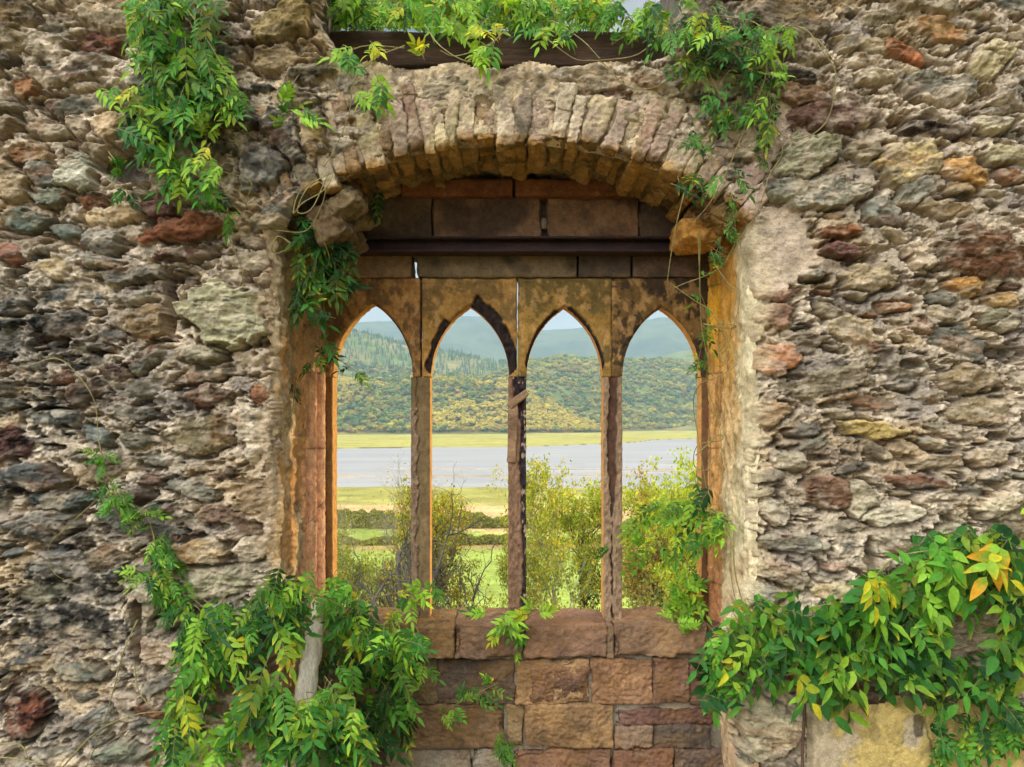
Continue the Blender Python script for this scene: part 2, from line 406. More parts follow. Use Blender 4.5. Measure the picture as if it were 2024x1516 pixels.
def stone_field(U, V, seeds, base, rs, mort_col, amp=1.0, mort_amp=1.0):
    nv, nu = U.shape
    # warp so that outlines are ragged
    Wu = U+fbm(U/44, V/30, 3, 3)*6+fbm(U/7, V/7, 3, 23)*2.2; Wv = V+fbm(U/50, V/26, 3, 4)*4.5+fbm(U/7, V/7, 3, 24)*1.7
    d1 = np.full(U.shape, 9.0); d2 = np.full(U.shape, 9.0); idn = np.full(U.shape, -1)
    U1, V1 = U[0], V[:, 0]
    for i, s in enumerate(seeds):
        r = max(s['a'], s['b'])*1.75+14
        i0, i1 = np.searchsorted(U1, (s['u']-r, s['u']+r)); j0, j1 = np.searchsorted(V1, (s['v']-r, s['v']+r))
        if i1 <= i0 or j1 <= j0: continue
        du = Wu[j0:j1, i0:i1]-s['u']; dv = Wv[j0:j1, i0:i1]-s['v']
        t = R(s['t']); x = du*math.cos(t)+dv*math.sin(t); y = -du*math.sin(t)+dv*math.cos(t)
        sk = math.sin(i*1.7)*.22; x = x+y*sk
        k = s['k']; d = ((np.abs(x)/s['a'])**k+(np.abs(y)/s['b'])**k)**(1/k)
        pa = POLY[i % len(POLY)]; xn, yn = x/s['a'], y/s['b']
        dp_ = np.maximum.reduce([(xn*math.cos(q_)+yn*math.sin(q_))/e_ for q_, e_ in pa]); d = np.maximum(d*.92, dp_)
        D1 = d1[j0:j1, i0:i1]; D2 = d2[j0:j1, i0:i1]; I = idn[j0:j1, i0:i1]
        nw = d < D1
        D2[:] = np.where(nw, D1, np.minimum(D2, d)); I[nw] = i; D1[:] = np.where(nw, d, D1)
    i_ = np.maximum(idn, 0)
    A = {k: np.array([s[k] for s in seeds], float) for k in ('u', 'v', 'a', 'b', 't', 'p')}
    A['gap'] = np.array([s['gap'] for s in seeds], float); C = np.array([s['c'] for s in seeds])
    rr = np.random.RandomState(77); tx = rr.uniform(-1, 1, len(seeds)); ty = rr.uniform(-1, .6, len(seeds)); fold = rr.uniform(-50, 50, len(seeds))
    t = np.radians(A['t'][i_]); du = U-A['u'][i_]; dv = V-A['v'][i_]
    x = du*np.cos(t)+dv*np.sin(t); y = -du*np.sin(t)+dv*np.cos(t)
    # slaty texture running along each stone
    sl = ridge(x/60+fold[i_], y/14+fold[i_]*3, 4, 31)
    sl2 = fbm(x/16+fold[i_], y/4.5+fold[i_], 3, 37)
    facet = fbm(x/30+fold[i_], y/22, 3, 41)
    # terraced splits
    q = (y/7.5+fbm(x/40+fold[i_], y/14, 3, 43)*2.2); ter = (q-np.floor(q)); ter = sst(0, .25, ter)-ter*.9
    hs = A['p'][i_]+.010*tx[i_]*x/A['a'][i_]+.014*ty[i_]*y/A['b'][i_]+amp*(.0065*sl+.003*sl2+.018*facet+.008*ter)
    hs -= .010*np.clip(d1, 0, 1.2)**5
    # mortar: rubbly, pitted
    ang = fbm(U/260, V/260, 2, 8)*.5-.12*np.sign(1012-U)
    mx_ = U*np.cos(ang)+V*np.sin(ang); my = -U*np.sin(ang)+V*np.cos(ang)
    m1 = ridge(mx_/66, my/30, 4, 51); m2 = fbm(U/18, V/13, 4, 55); m3 = fbm(U/6, V/5.2, 2, 59)
    q = my/24+fbm(mx_/60, my/34, 4, 63)*2.6; tm = q-np.floor(q); tm = (sst(0, .22, tm)-tm)
    hm = mort_amp*(.012*m1+.012*m2+.005*m3+.015*tm)+.002
    hm = hm*(.4+.6*sst(-.35, .25, fbm(U/130, V/90, 3, 66)))
    pit = sst(.42, .62, fbm(U/22, V/13, 4, 67)); hm -= .045*pit*mort_amp
    edge = d1+fbm(U/20, V/16, 4, 71)*.22
    st = 1-sst(.86, 1.0, edge)
    both = sst(.0, .085, d2-d1+.05*fbm(U/15, V/15, 3, 73))       # groove between neighbours
    h = hm*(1-st)+hs*st+.0022*amp*ridge(U/8, V/6, 2, 61)
    h -= .030*sst(.42, .60, fbm(U/34, V/10, 4, 65)+.1*m3)*(1-.6*st)*amp
    gm = np.exp(-((edge-1.02)/(.03+3.2/A['b'][i_]))**2)*(.25+.75*A['gap'][i_])*sst(-.45, .25, fbm(U/38, V/38, 3, 75)+.25*np.sign(dv))
    h -= .062*gm*amp
    h -= .040*(1-both)*st
    # colours: stone, mortar smear
    cs = lin(np.clip(C, 0, 255))[i_]
    var = fbm(x/40+fold[i_], y/13, 4, 81)
    cs = cs*(1+.5*var[..., None])
    rust = sst(.25, .7, fbm(U/90, V/40, 4, 83))
    cs = cs*(1-.25*rust[..., None])+lin((165, 95, 45))*.25*rust[..., None]
    cm = mort_col*(1+.35*fbm(U/30, V/20, 4, 87)[..., None]+.2*m3[..., None])
    g = sst(.1, .7, fbm(U/150, V/110, 3, 89)); cm = cm*(1-.5*g[..., None])+lin((190, 160, 112))*.5*g[..., None]
    g = sst(.2, .7, fbm(U/120, V/80, 3, 93)); cm = cm*(1-.5*g[..., None])+lin((120, 112, 108))*.5*g[..., None]
    smear = sst(-.05, .3, fbm(U/120, V/75, 3, 98))*sst(-.35, .15, fbm(U/24, V/15, 4, 99)); hand = np.where(i_ < NH, .45, .85)
    h += .006*amp*smear*m2*(hand > .5)
    stc = st[..., None]*(1-hand*smear)[..., None]*(1-.3*sst(.1, .6, fbm(U/34, V/24, 4, 97))[..., None])
    col = cm*(1-stc)+cs*stc
    return h+base, col, st
mort = lin((196, 178, 152))*np.ones(U.shape+(1,))
big = .03*fbm(U/330, V/330, 3, 101)
H, C, ST = stone_field(U, V, seeds, big, rs, mort)
# smooth pale plaster patch beside the right jamb
def blob(U, V, u, v, a, b, p=2.5, wob=.25): return 1-sst(.85, 1.08, ((np.abs(U-u)/a)**p+(np.abs(V-v)/b)**p)**(1/p)+wob*fbm(U/40, V/40, 4, 7))
def blend(Hn, Cn, m):
    global H, C
    H = H*(1-m)+Hn*m; C = C*(1-m[..., None])+Cn*m[..., None]
m_ = blob(U, V, 1535, 490, 75, 75); blend(.012*fbm(U/60, V/60, 5, 5)+.01+.003*fbm(U/8, V/8, 3, 6), lin((198, 176, 150))*(1+.25*fbm(U/30, V/30, 4, 5))[..., None], m_)
m_ = sst(1535, 1480, U+14*fbm(U/40, V/60, 4, 9))*(V > 440)*(U > 1300)*sst(1300, 1180, V); blend(.010*fbm(U/40, V/60, 5, 15)+.003*fbm(U/7, V/7, 3, 6), lin((196, 178, 140))*(1+.3*fbm(U/26, V/50, 4, 5))[..., None], m_*.85)
m_ = sst(495, 545, U+20*fbm(U/40, V/60, 4, 19))*(V > 450)*(U < 700)*sst(1150, 1080, V); blend(.014*fbm(U/40, V/60, 5, 25)+.004*fbm(U/7, V/7, 3, 6), lin((186, 160, 126))*(1+.3*fbm(U/26, V/40, 4, 5))[..., None], m_*.7)
# black weathering crust, vignette darkening painted in low left; crust near arch haunches
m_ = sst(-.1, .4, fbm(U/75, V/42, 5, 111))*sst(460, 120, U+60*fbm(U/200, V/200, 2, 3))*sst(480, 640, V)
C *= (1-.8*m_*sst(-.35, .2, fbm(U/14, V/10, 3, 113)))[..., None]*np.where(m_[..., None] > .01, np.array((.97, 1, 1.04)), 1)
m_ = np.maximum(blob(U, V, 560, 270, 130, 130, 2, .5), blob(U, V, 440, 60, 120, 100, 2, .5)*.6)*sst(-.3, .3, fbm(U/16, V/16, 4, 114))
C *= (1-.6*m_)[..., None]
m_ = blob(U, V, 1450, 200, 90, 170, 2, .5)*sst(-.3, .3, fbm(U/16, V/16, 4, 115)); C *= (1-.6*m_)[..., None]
# green-brown moss near the top
m_ = sst(180, 20, V+60*fbm(U/80, V/80, 3, 116))*sst(-.1, .5, fbm(U/50, V/30, 4, 117)); C = C*(1-.5*m_[..., None])+lin((120, 100, 52))*.5*m_[..., None]
# deep open holes
for (u, v, a, b, dp) in ((245,325,62,30,.16),(340,600,14,62,.12),(372,548,26,14,.08),(1800,720,26,10,.09),(1985,697,30,14,.1),(1970,862,22,8,.08),
        (1725,1105,12,40,.1),(1620,905,26,8,.07),(1490,1058,14,8,.07),(1615,555,32,6,.07),(1570,745,22,6,.06),(530,680,26,6,.06),(440,684,20,5,.06),
        (555,200,16,10,.06),(1795,240,40,8,.05),(1720,515,14,14,.06),(1790,905,20,8,.06),(1400,170,30,14,.05),(275,1240,10,60,.09),(390,1118,60,6,.06),
        (300,795,30,8,.05),(1640,800,26,6,.05),(80,505,20,6,.05),(1880,640,22,7,.06),(100,1085,40,7,.06),(150,1450,26,9,.06),(430,1040,26,8,.05),(1730,380,12,10,.06)):
    m_ = blob(U, V, u, v, a, b, 2.2, .35); H -= dp*m_
C = np.clip(C, .012, .8)
# opening
OP = np.array([(548,1700),(546,460),(585,410),(640,340),(735,272),(890,238),(1100,234),(1250,252),(1345,300),(1430,372),(1476,440),(1484,1130),(1440,1230),(1432,1400),(1468,1516),(1475,1700)], float)
NT = np.array([(618,-900),(640,40),(668,112),(760,140),(900,128),(1000,116),(1100,124),(1315,112),(1338,40),(1335,-900)], float)
def inside(U, V, P):
    r = np.zeros(U.shape, bool); n = len(P)
    for i in range(n):
        x1, y1 = P[i]; x2, y2 = P[(i+1) % n]
        c = ((y1 > V) != (y2 > V)) & (U < (x2-x1)*(V-y1)/(y2-y1+1e-12)+x1); r ^= c
    return r
Wu = U+fbm(U/40, V/40, 4, 121)*9; Wv = V+fbm(U/36, V/36, 4, 122)*8
hole = inside(Wu, Wv, OP) | inside(Wu, Wv, NT)
# round the wall off towards its openings: distance from the hole by a few box blurs
def blur(a, k):
    for ax in (0, 1):
        c = np.cumsum(np.insert(a, 0, 0, axis=ax), axis=ax)
        n = a.shape[ax]; i0 = np.clip(np.arange(n)-k, 0, n); i1 = np.clip(np.arange(n)+k+1, 0, n)
        a = (np.take(c, i1, ax)-np.take(c, i0, ax))/((i1-i0)[:, None] if ax == 0 else (i1-i0)[None])
    return a
nr = blur(blur(hole.astype(float), 6), 6)
H -= .06*sst(.03, .55, nr)
Pw = np.stack([(U-1012)*K0, -H, CZ+(HV-V)*K0], -1)
fm = ~(hole[:-1, :-1] | hole[1:, :-1] | hole[:-1, 1:] | hole[1:, 1:])
fc = grid_faces(U.shape[0], U.shape[1], fm)[:, ::-1]
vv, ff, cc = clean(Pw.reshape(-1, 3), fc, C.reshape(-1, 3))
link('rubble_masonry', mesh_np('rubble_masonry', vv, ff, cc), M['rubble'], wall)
print('wall', len(vv))
del Pw, vv, ff, cc

# core of the wall behind the face
def box_mesh(x0, x1, y0, y1, z0, z1, res=.09, amp=.02, seed=1):
    v, f = block((x1-x0, y1-y0, z1-z0), res, .02, amp, 4, seed, 3)
    return v+np.array(((x0+x1)/2, (y0+y1)/2, (z0+z1)/2)), f
ac = Acc()
for i, b in enumerate(((-3.9, -1.16, .13, .82, -.6, 4.25), (1.16, 3.9, .13, .82, -.6, 4.25), (-.96, -1.2, .13, .82, 3.2, 4.2), (.84, 1.2, .13, .82, 3.2, 4.2))):
    x0, x1 = sorted(b[:2]); v, f = box_mesh(x0, x1, *b[2:], seed=i+1); ac.add(v, f)
v, f = box_mesh(-1.2, 1.2, .09, .84, 3.03, 3.30, seed=8); ac.add(v, f)
v, f = box_mesh(-1.2, 1.2, .62, .84, 2.6, 3.52, seed=9); ac.add(v, f)
v, f = box_mesh(-1.2, 1.2, .30, .84, 3.28, 3.46, seed=10); ac.add(v, f)
v, f = box_mesh(-1.2, -1.0, .60, .82, 2.5, 3.3, seed=10); ac.add(v, f)
v, f = box_mesh(1.1, 1.3, .60, .82, 2.5, 3.3, seed=11); ac.add(v, f)
link('wall_core', ac.mesh('wall_core'), M['core'], wall)
# reveals
def reveal(side, x0, y0, y1, z0, z1, colf, seed, bulge=.015):
    s = np.arange(0, 1.0001, .012/(y1-y0)); zz = np.arange(z0, z1, .008)
    S, Z = np.meshgrid(s, zz)
    uu = S*(y1-y0)*420; vv_ = Z*420
    h = bulge*1.3*(fbm(uu/60, vv_/55, 5, seed)+.5*sst(.1, .5, fbm(uu/22, vv_/16, 4, seed+9))+.5*ridge(uu/25, vv_/40, 4, seed+3)+.25*fbm(uu/8, vv_/8, 3, seed+4))
    h -= .035*sst(.08, 0, S)
    X = x0+(-side)*h*1.0
    P = np.stack([X, y0+S*(y1-y0), Z], -1)
    c = colf(uu, vv_, S, Z)
    f = grid_faces(*S.shape)
    if side > 0: f = f[:, ::-1]
    link('reveal', mesh_np('reveal', P.reshape(-1, 3), f, np.clip(c.reshape(-1, 3), .01, .8)), M['jamb'], wall)
def mixc(a, b, m): return a*(1-m[..., None])+b*m[..., None]
def cleft(u, v, S, Z):
    c = lin((190, 165, 128))*(1+.3*fbm(u/30, v/30, 4, 5)[..., None])
    c = mixc(c, lin((196, 140, 78))*np.ones(3), sst(0, .6, fbm(u/50, v/120, 4, 15)+.6*S)*.7)
    return mixc(c, lin((104, 88, 70))*np.ones(3), sst(.1, .5, fbm(u/30, v/30, 4, 25))*.5)
def cright(u, v, S, Z):
    c = lin((214, 198, 158))*(1+.25*fbm(u/40, v/60, 4, 6)[..., None])
    y = sst(.25, .6, S+.2*fbm(u/30, v/90, 4, 16))*sst(1.0, 2.3, Z)
    c = mixc(c, lin((214, 150, 40))*np.ones(3), y*.85)
    y = sst(1.3, .5, Z+.2*fbm(u/60, v/60, 3, 9)); c = mixc(c, lin((196, 138, 104))*np.ones(3), y*.5)
    return mixc(c, lin((120, 100, 60))*np.ones(3), sst(.15, .5, fbm(u/20, v/60, 4, 26))*.45)
reveal(-1, -1.095, .0, .47, -.1, 2.72, cleft, 131)
reveal(1, 1.10, .0, .48, -.1, 2.72, cright, 141, .010)
# moulded jambs: cross-section polylines swept in z
def sweep(name, prof, z0, z1, dz, colf, mat, amp, seed, sx=1):
    pr = np.array(prof, float); L = np.r_[0, np.cumsum(np.linalg.norm(np.diff(pr, axis=0), axis=1))]
    s = np.arange(0, L[-1], .004); x = np.interp(s, L, pr[:, 0]); y = np.interp(s, L, pr[:, 1])
    tx = np.gradient(x); ty = np.gradient(y); l = np.hypot(tx, ty); nx, ny = ty/l, -tx/l
    zz = np.arange(z0, z1, dz); S, Z = np.meshgrid(s, zz)
    h = amp*(fbm(S*26, Z*9, 5, seed)+.6*fbm(S*120, Z*70, 3, seed+2))
    hz = h+(-.012*sst(.3, .55, fbm(S*12, Z*5, 4, seed+8)) if amp > .003 else 0)
    jn = 0
    for zj in (.83, 1.19, 1.55, 1.95, 2.2, 2.42): jn = jn+np.exp(-((Z-zj-.12*(zj == 1.19)*(S-S.mean())*6-.004*fbm(S*40, Z*4, 3, 5))/.0035)**2)
    jn = np.clip(jn, 0, 1); hz = hz-.006*jn-.006*sst(.25, .5, fbm(S*45, Z*45, 4, seed+19))
    P = np.stack([x[None]+nx[None]*hz, y[None]+ny[None]*hz, Z], -1)
    c = colf(S, Z, x[None]*np.ones_like(Z), y[None]*np.ones_like(Z))
    c = mixc(c, lin((70, 54, 40))*np.ones(3), jn*.7)
    f = grid_faces(*S.shape)
    if sx < 0: f = f[:, ::-1]
    return link(name, mesh_np(name, P.reshape(-1, 3), f, np.clip(c.reshape(-1, 3), .01, .8)), mat, wall)
def roll(cx, cy, r, a0, a1, n=9):
    return [(cx+r*math.cos(R(a)), cy+r*math.sin(R(a))) for a in np.linspace(a0, a1, n)]
# left: three rounded orders stepping in towards the glass line
prof = [(-1.13, .43)]+roll(-1.100, .455, .026, 225, 405)+[(-1.083, .472), (-1.079, .470), (-1.076, .476)]+roll(-1.058, .502, .026, 235, 405)+[(-1.041, .520), (-1.037, .518), (-1.034, .524)]+roll(-1.022, .556, .024, 240, 400)+[(-1.008, .60)]
def cjl(S, Z, x, y):
    c = lin((220, 166, 124))*(1+.3*fbm(S*30, Z*16, 4, 3)[..., None])
    c = mixc(c, lin((222, 184, 122))*np.ones(3), sst(.5, .85, fbm(S*9, Z*3, 3, 7)+.25)*.4)
    c = mixc(c, lin((200, 144, 108))*np.ones(3), sst(.0, .5, fbm(S*14, Z*14, 4, 17))*.5)
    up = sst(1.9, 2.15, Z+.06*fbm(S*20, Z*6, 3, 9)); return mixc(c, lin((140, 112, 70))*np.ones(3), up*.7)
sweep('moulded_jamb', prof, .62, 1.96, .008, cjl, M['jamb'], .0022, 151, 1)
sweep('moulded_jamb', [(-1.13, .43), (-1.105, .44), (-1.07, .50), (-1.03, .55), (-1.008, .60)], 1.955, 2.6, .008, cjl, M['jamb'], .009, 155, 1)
prof = [(1.135, .44), (1.118, .455), (1.105, .475), (1.098, .52), (1.088, .555), (1.062, .575), (1.058, .60), (1.055, .605)]
def cjr(S, Z, x, y):
    c = lin((198, 150, 90))*(1+.3*fbm(S*30, Z*16, 4, 3)[..., None])
    c = mixc(c, lin((222, 160, 36))*np.ones(3), sst(1.9, 2.15, Z+.1*fbm(S*14, Z*8, 3, 7))*.8)
    c = mixc(c, lin((190, 122, 92))*np.ones(3), sst(1.1, .8, Z)*.6)
    return mixc(c, lin((110, 84, 48))*np.ones(3), sst(.2, .5, fbm(S*40, Z*7, 4, 17))*.55)
sweep('moulded_jamb', prof[::-1], .62, 2.6, .008, cjr, M['jamb'], .0025, 161, -1)
# ---------------------------------------------------------------- arch, beams, window
RI, ZC, YB = 1.95, 1.045, .56       # arc radius and centre height; soffit reaches back to YB
def arc_pt(a, r, y=0.): return np.array((r*math.sin(a), y, ZC+r*math.cos(a)))
# soffit mortar between and above the arch stones
aa = np.linspace(R(-37), R(37), 330); yy = np.linspace(.0, YB+.03, 80)
A_, Y_ = np.meshgrid(aa, yy)
h = .028*fbm(A_*26, Y_*14, 5, 171)+.012*ridge(A_*70, Y_*30, 4, 173)
r_ = RI+.022-h
P = np.stack([r_*np.sin(A_), Y_, ZC+r_*np.cos(A_)], -1)
link('soffit', mesh_np('soffit', P.reshape(-1, 3), grid_faces(*A_.shape)), M['soffit'], wall)
# rough mortar face between the arch stones
A2, R2 = np.meshgrid(np.linspace(R(-38), R(38), 420), np.linspace(RI-.005, RI+.52, 90))
h = .016*fbm(A2*34, R2*14, 5, 181)+.010*ridge(A2*60, R2*9, 4, 183)+.003*fbm(A2*300, R2*150, 3, 185)
P = np.stack([R2*np.sin(A2), .006-h+.06*sst(.03, 0, R2-RI), ZC+R2*np.cos(A2)], -1)
c2 = lin((200, 178, 142))*(1+.3*fbm(A2*50, R2*20, 4, 186))[..., None]
c2 = mixc(c2, lin((110, 92, 74))*np.ones(3), sst(.1, .5, fbm(A2*30, R2*12, 4, 187))*.7)
am_v, am_f, c2 = clean(P.reshape(-1, 3), grid_faces(*A2.shape, (P[:-1, :-1, 2] < 3.33+.02*np.sin(A2[:-1, :-1]*40))), c2.reshape(-1, 3))
link('arch_mortar', mesh_np('arch_mortar', am_v, am_f, np.clip(c2.reshape(-1, 3), .01, .8)), M['rubble'], wall)
rv = random.Random(4)
a = R(-34.5); k = 0
while a < R(34.5):
    wdt = rv.choice((.048, .055, .066, .078, .10)) if abs(a) > R(6) else rv.choice((.05, .06, .075, .09))
    am = a+wdt/2/RI; le = rv.uniform(.19, .27)+.26*(am/R(34))**2; dep = rv.uniform(.34, .56)
    lo = rv.uniform(-.022, .028)+(.015 if abs(am) > R(22) else 0)
    v, f = block((wdt*.97, dep, le), .006, .005, .016, 10, 200+k, 5, .034, 80)
    # tapered and twisted a little
    t = (v[:, 2]/le+.5); v[:, 0] *= .93+.16*t
    v[:, 2] += .012*fbm3(v+k*3.1, 9, 3, 4)*(v[:, 2] < 0)-.02*sst(0, .3, v[:, 1])*rv.random()
    r0 = RI-lo+le/2
    ang = am*(1.12 if am > 0 else .78)+R(3)+R(rv.uniform(-4, 4))
    ca, sa = math.cos(ang), math.sin(ang)
    x = v[:, 0]*ca+v[:, 2]*sa; z = -v[:, 0]*sa+v[:, 2]*ca
    c0 = arc_pt(am, r0); yoff = dep/2-rv.uniform(-.004, .030)
    q = np.stack([x+c0[0], v[:, 1]+yoff, z+c0[2]], -1)
    base = lin(rv.choice([(210, 190, 156), (200, 176, 150), (190, 166, 146), (204, 186, 146), (130, 120, 100), (168, 140, 104), (214, 196, 166), (208, 188, 150)]))
    col = base*(1+.4*fbm3(q, 14, 4, k % 40))[:, None]; col = mixc(col, lin((196, 172, 150))*np.ones(3), sst(-.1, .4, fbm3(q, 11, 4, 77))*.7); col = mixc(col, lin((180, 146, 138))*np.ones(3), sst(.2, .6, fbm3(q, 6, 3, 79))*.4)
    och = sst(.012, -.03, v[:, 2]+le/2-.035+.02*fbm3(q, 12, 3, 3))*sst(-.06, .02, q[:, 1]+.01)   # ochre tone on the soffit ends
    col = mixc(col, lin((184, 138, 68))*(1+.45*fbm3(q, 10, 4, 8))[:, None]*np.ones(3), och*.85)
    col = col*np.array((.86, .84, .80))
    dk = sst(.05, .45, fbm3(q, 8, 4, 60))*.6*(0.3+.7*och); col = mixc(col, lin((70, 58, 40))*np.ones(3), dk)
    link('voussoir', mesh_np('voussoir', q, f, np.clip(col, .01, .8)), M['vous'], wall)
    a += (wdt+rv.uniform(.001, .012))/RI; k += 1
def placed(name, x0, x1, y0, y1, z0, z1, mat, col, seed, res=.009, rnd=.008, amp=.005, freq=10, chip=.01, rot=0, colvar=.3, col2=None, maxn=90, parent=None):
    v, f = block((x1-x0, y1-y0, z1-z0), res, rnd, amp, freq, seed, 5, chip, maxn)
    if rot:
        c, s = math.cos(R(rot)), math.sin(R(rot)); v = np.stack([v[:, 0]*c+v[:, 2]*s, v[:, 1], -v[:, 0]*s+v[:, 2]*c], -1)
    q = v+np.array(((x0+x1)/2, (y0+y1)/2, (z0+z1)/2))
    c = lin(col)*(1+colvar*fbm3(q, 9, 4, seed % 40))[:, None]
    if col2 is not None: c = mixc(c, lin(col2)*np.ones(3), sst(0, .5, fbm3(q, 5, 4, (seed+7) % 40))*.8)
    return link(name, mesh_np(name, q, f, np.clip(c, .008, .8)), M[mat], parent or wall)
def px_block(name, u0, u1, v0, v1, Y, dep, mat, col, seed, **k):
    p = WP(u0, v1, Y); q = WP(u1, v0, Y)
    return placed(name, p[0], q[0], Y, Y+dep, p[2], q[2], mat, col, seed, **k)
# springer stone, ochre, at the right haunch
px_block('springer', 1352, 1436, 426, 474, .16, .36, 'vous', (186, 134, 66), 301, amp=.03, freq=7, chip=.03, rnd=.03, rot=-4, col2=(120, 84, 40))
px_block('springer', 1404, 1462, 384, 440, .04, .4, 'vous', (150, 118, 70), 303, amp=.04, freq=7, chip=.04, rnd=.02, rot=30, col2=(90, 74, 52))
for i, (u0, u1, v0, v1, ro, c) in enumerate(((640, 704, 372, 420, -35, (132, 112, 80)), (612, 676, 400, 470, -28, (120, 98, 70)), (596, 640, 430, 476, -20, (96, 80, 62)), (560, 612, 380, 440, -40, (92, 84, 74)))):
    px_block('springer', u0, u1, v0, v1, .02+.03*i, .4, 'vous', c, 305+i, amp=.035, freq=7, chip=.04, rnd=.012, rot=ro, col2=(80, 66, 50))
# moulded ledge above the dark courses
for i, (u0, u1) in enumerate(((792, 1014), (1018, 1268))):
    px_block('ledge_stone', u0, u1, 352, 386, .50, .14, 'vous', (132, 84, 52), 310+i, amp=.004, chip=.006, rnd=.012, col2=(120, 70, 44))
for i, (u0, u1, c) in enumerate(((640, 852, (104, 84, 64)), (856, 1070, (134, 102, 74)), (1082, 1262, (130, 98, 70)), (1265, 1420, (98, 78, 60)))):
    px_block('lintel_block', u0, u1, 385, 470, .56, .2, 'trac', c, 320+i, amp=.009, chip=.014, col2=(70, 56, 46))
px_block('packing_stone', 1070, 1081, 430, 452, .58, .1, 'vous', (150, 130, 110), 327)
# iron beam: an I section seen from below and in front
z0, z1 = WP(0, 497, .47)[2], WP(0, 466, .47)[2]
ib = Acc()
for (a0, a1, b0, b1) in ((.47, .60, z0, z0+.012), (.47, .60, z1-.012, z1), (.53, .54, z0+.01, z1-.01)):
    v, f = block((2.14, a1-a0, b1-b0), .02, .003, .0015, 20, 3, 3, 0, 110); ib.add(v+np.array((.05, (a0+a1)/2, (b0+b1)/2)), f)
link('iron_beam', ib.mesh('iron_beam'), M['iron'], wall)
for i, (u0, u1, c) in enumerate(((640, 812, (136, 106, 74)), (822, 1141, (110, 92, 66)), (1144, 1247, (98, 80, 60)), (1251, 1402, (92, 72, 56)))):
    px_block('course_block', u0, u1, 499, 547.5, .585, .17, 'trac', c, 330+i, amp=.007, chip=.012, rnd=.005, col2=(66, 56, 44))
# tracery heads: each panel is warped from its pointed opening out to its rectangle
YT, DT = .60, .115
KT = (YT+D)/F
def tracery(u0, u1, ul, ur, spring, apex, top, seed, spall, col, col2, left_end=None):
    ts = 150; nt_ = 34
    w_ = (ur-ul)/2; hh = spring-apex; Rg = (w_*w_+hh*hh)/(2*w_); am = math.asin(min(1, hh/Rg))
    cur = []; out = []
    for i in range(ts+1):
        t = i/ts
        if t <= .5: ang = am*t*2; x = ul+Rg-Rg*math.cos(ang); y = spring-Rg*math.sin(ang)
        else: ang = am*(1-t)*2; x = ur-Rg+Rg*math.cos(ang); y = spring-Rg*math.sin(ang)
        cur.append((x, y))
        # outer rectangle: up the left side, across the top, down the right side
        a_ = .33
        if t < a_: q = t/a_; o = (u0, spring+(top-spring)*q)
        elif t > 1-a_: q = (1-t)/a_; o = (u1, spring+(top-spring)*q)
        else: q = (t-a_)/(1-2*a_); o = (u0+(u1-u0)*q, top)
        out.append(o)
    cur = np.array(cur); out = np.array(out)
    s = np.linspace(0, 1, nt_)**1.35
    G = cur[None]*(1-s)[:, None, None]+out[None]*s[:, None, None]
    gu, gv = G[..., 0], G[..., 1]
    gu = gu+.9*fbm(gv/14, gv*0+seed, 4, seed)*s[:, None]**4*((np.abs(gu-u0) < 8) | (np.abs(gu-u1) < 8))
    dist = np.linalg.norm(G-cur[None], axis=2)
    T = np.linspace(0, 1, ts+1)[None]*np.ones((nt_, 1))
    wv = fbm(gu/16, gv/16, 4, seed)*6
    sp = np.zeros_like(gu)
    for (t0, t1, wd) in spall:
        lim = wd*sst(t0, t0+.04, T)*sst(t1, t1-.04, T)
        sp = np.maximum(sp, sst(0, 3, lim-dist-np.abs(wv)*.6-wv*.4)*(lim > 0))
    edge = sst(7, 0, dist)
    hh_ = .0025*fbm(gu/30, gv/30, 5, seed+2)+.0012*fbm(gu/6, gv/6, 3, seed+3)-.004*edge**2
    hh_ = hh_-.006*sst(.28, .4, fbm(gu/14, gv/14, 5, seed+21))
    hh_ = hh_-sp*(.022+.010*fbm(gu/7, gv/9, 4, seed+5))
    hh_ -= .013*np.clip(1-dist/5.5, 0, 1)*(1-sp)
    # joint edges
    je = np.minimum(np.minimum(gu-u0, u1-gu), gv-top); hh_ -= .006*sst(4, 0, je)
    front = np.stack([(gu-1012)*KT, YT-hh_, CZ+(HV-gv)*KT], -1)
    c = lin(col)*(1+.25*fbm(gu/40, gv/40, 4, seed)[..., None])
    c = mixc(c, lin(col2)*np.ones(3), sst(.0, .22, fbm(gu/60, gv/50, 5, seed+9)+.55*fbm(gu/9, gv/12, 4, seed+13)+sst(90, 0, gv-top)*.5-.08)*.8)
    c = mixc(c, lin((176, 136, 84))*np.ones(3), sst(.2, .45, fbm(gu/12, gv/16, 5, seed+31))*.5)
    c = mixc(c, lin((44, 34, 30))*(1+.5*fbm(gu/8, gv/8, 3, seed)[..., None]), sp)
    # intrados rows going back
    nb = 10; rows = []; rc = []
    for j in range(nb, 0, -1):
        q = j/nb
        back = cur[None][0]
        jag = (.8*fbm(T[0]*60, q*3, 3, seed+11))[:, None]*np.array((1, 1))
        b2 = back+jag
        yb = YT+DT*q
        yy_ = front[0, :, 1]*(1-q)+(YT+DT)*q
        rows.append(np.stack([(b2[:, 0]-1012)*KT, yy_, CZ+(HV-b2[:, 1])*KT], -1)); rc.append(c[0]*0+lin((206, 150, 84)))
    allp = np.concatenate([np.array(rows), front]); allc = np.concatenate([np.array(rc), c])
    # outer edge going back, then the back face
    ed = front[-1].copy(); eb = ed.copy(); eb[:, 1] = YT+DT
    allp = np.concatenate([allp, eb[None], np.array(rows)[0][None]]); allc = np.concatenate([allc, c[-1][None], c[-1][None]])
    f = grid_faces(allp.shape[0], allp.shape[1])[:, ::-1]
    link('tracery_head', mesh_np('tracery_head', allp.reshape(-1, 3), f, np.clip(allc.reshape(-1, 3), .008, .8)), M['trac'], wall)
SPR = 744
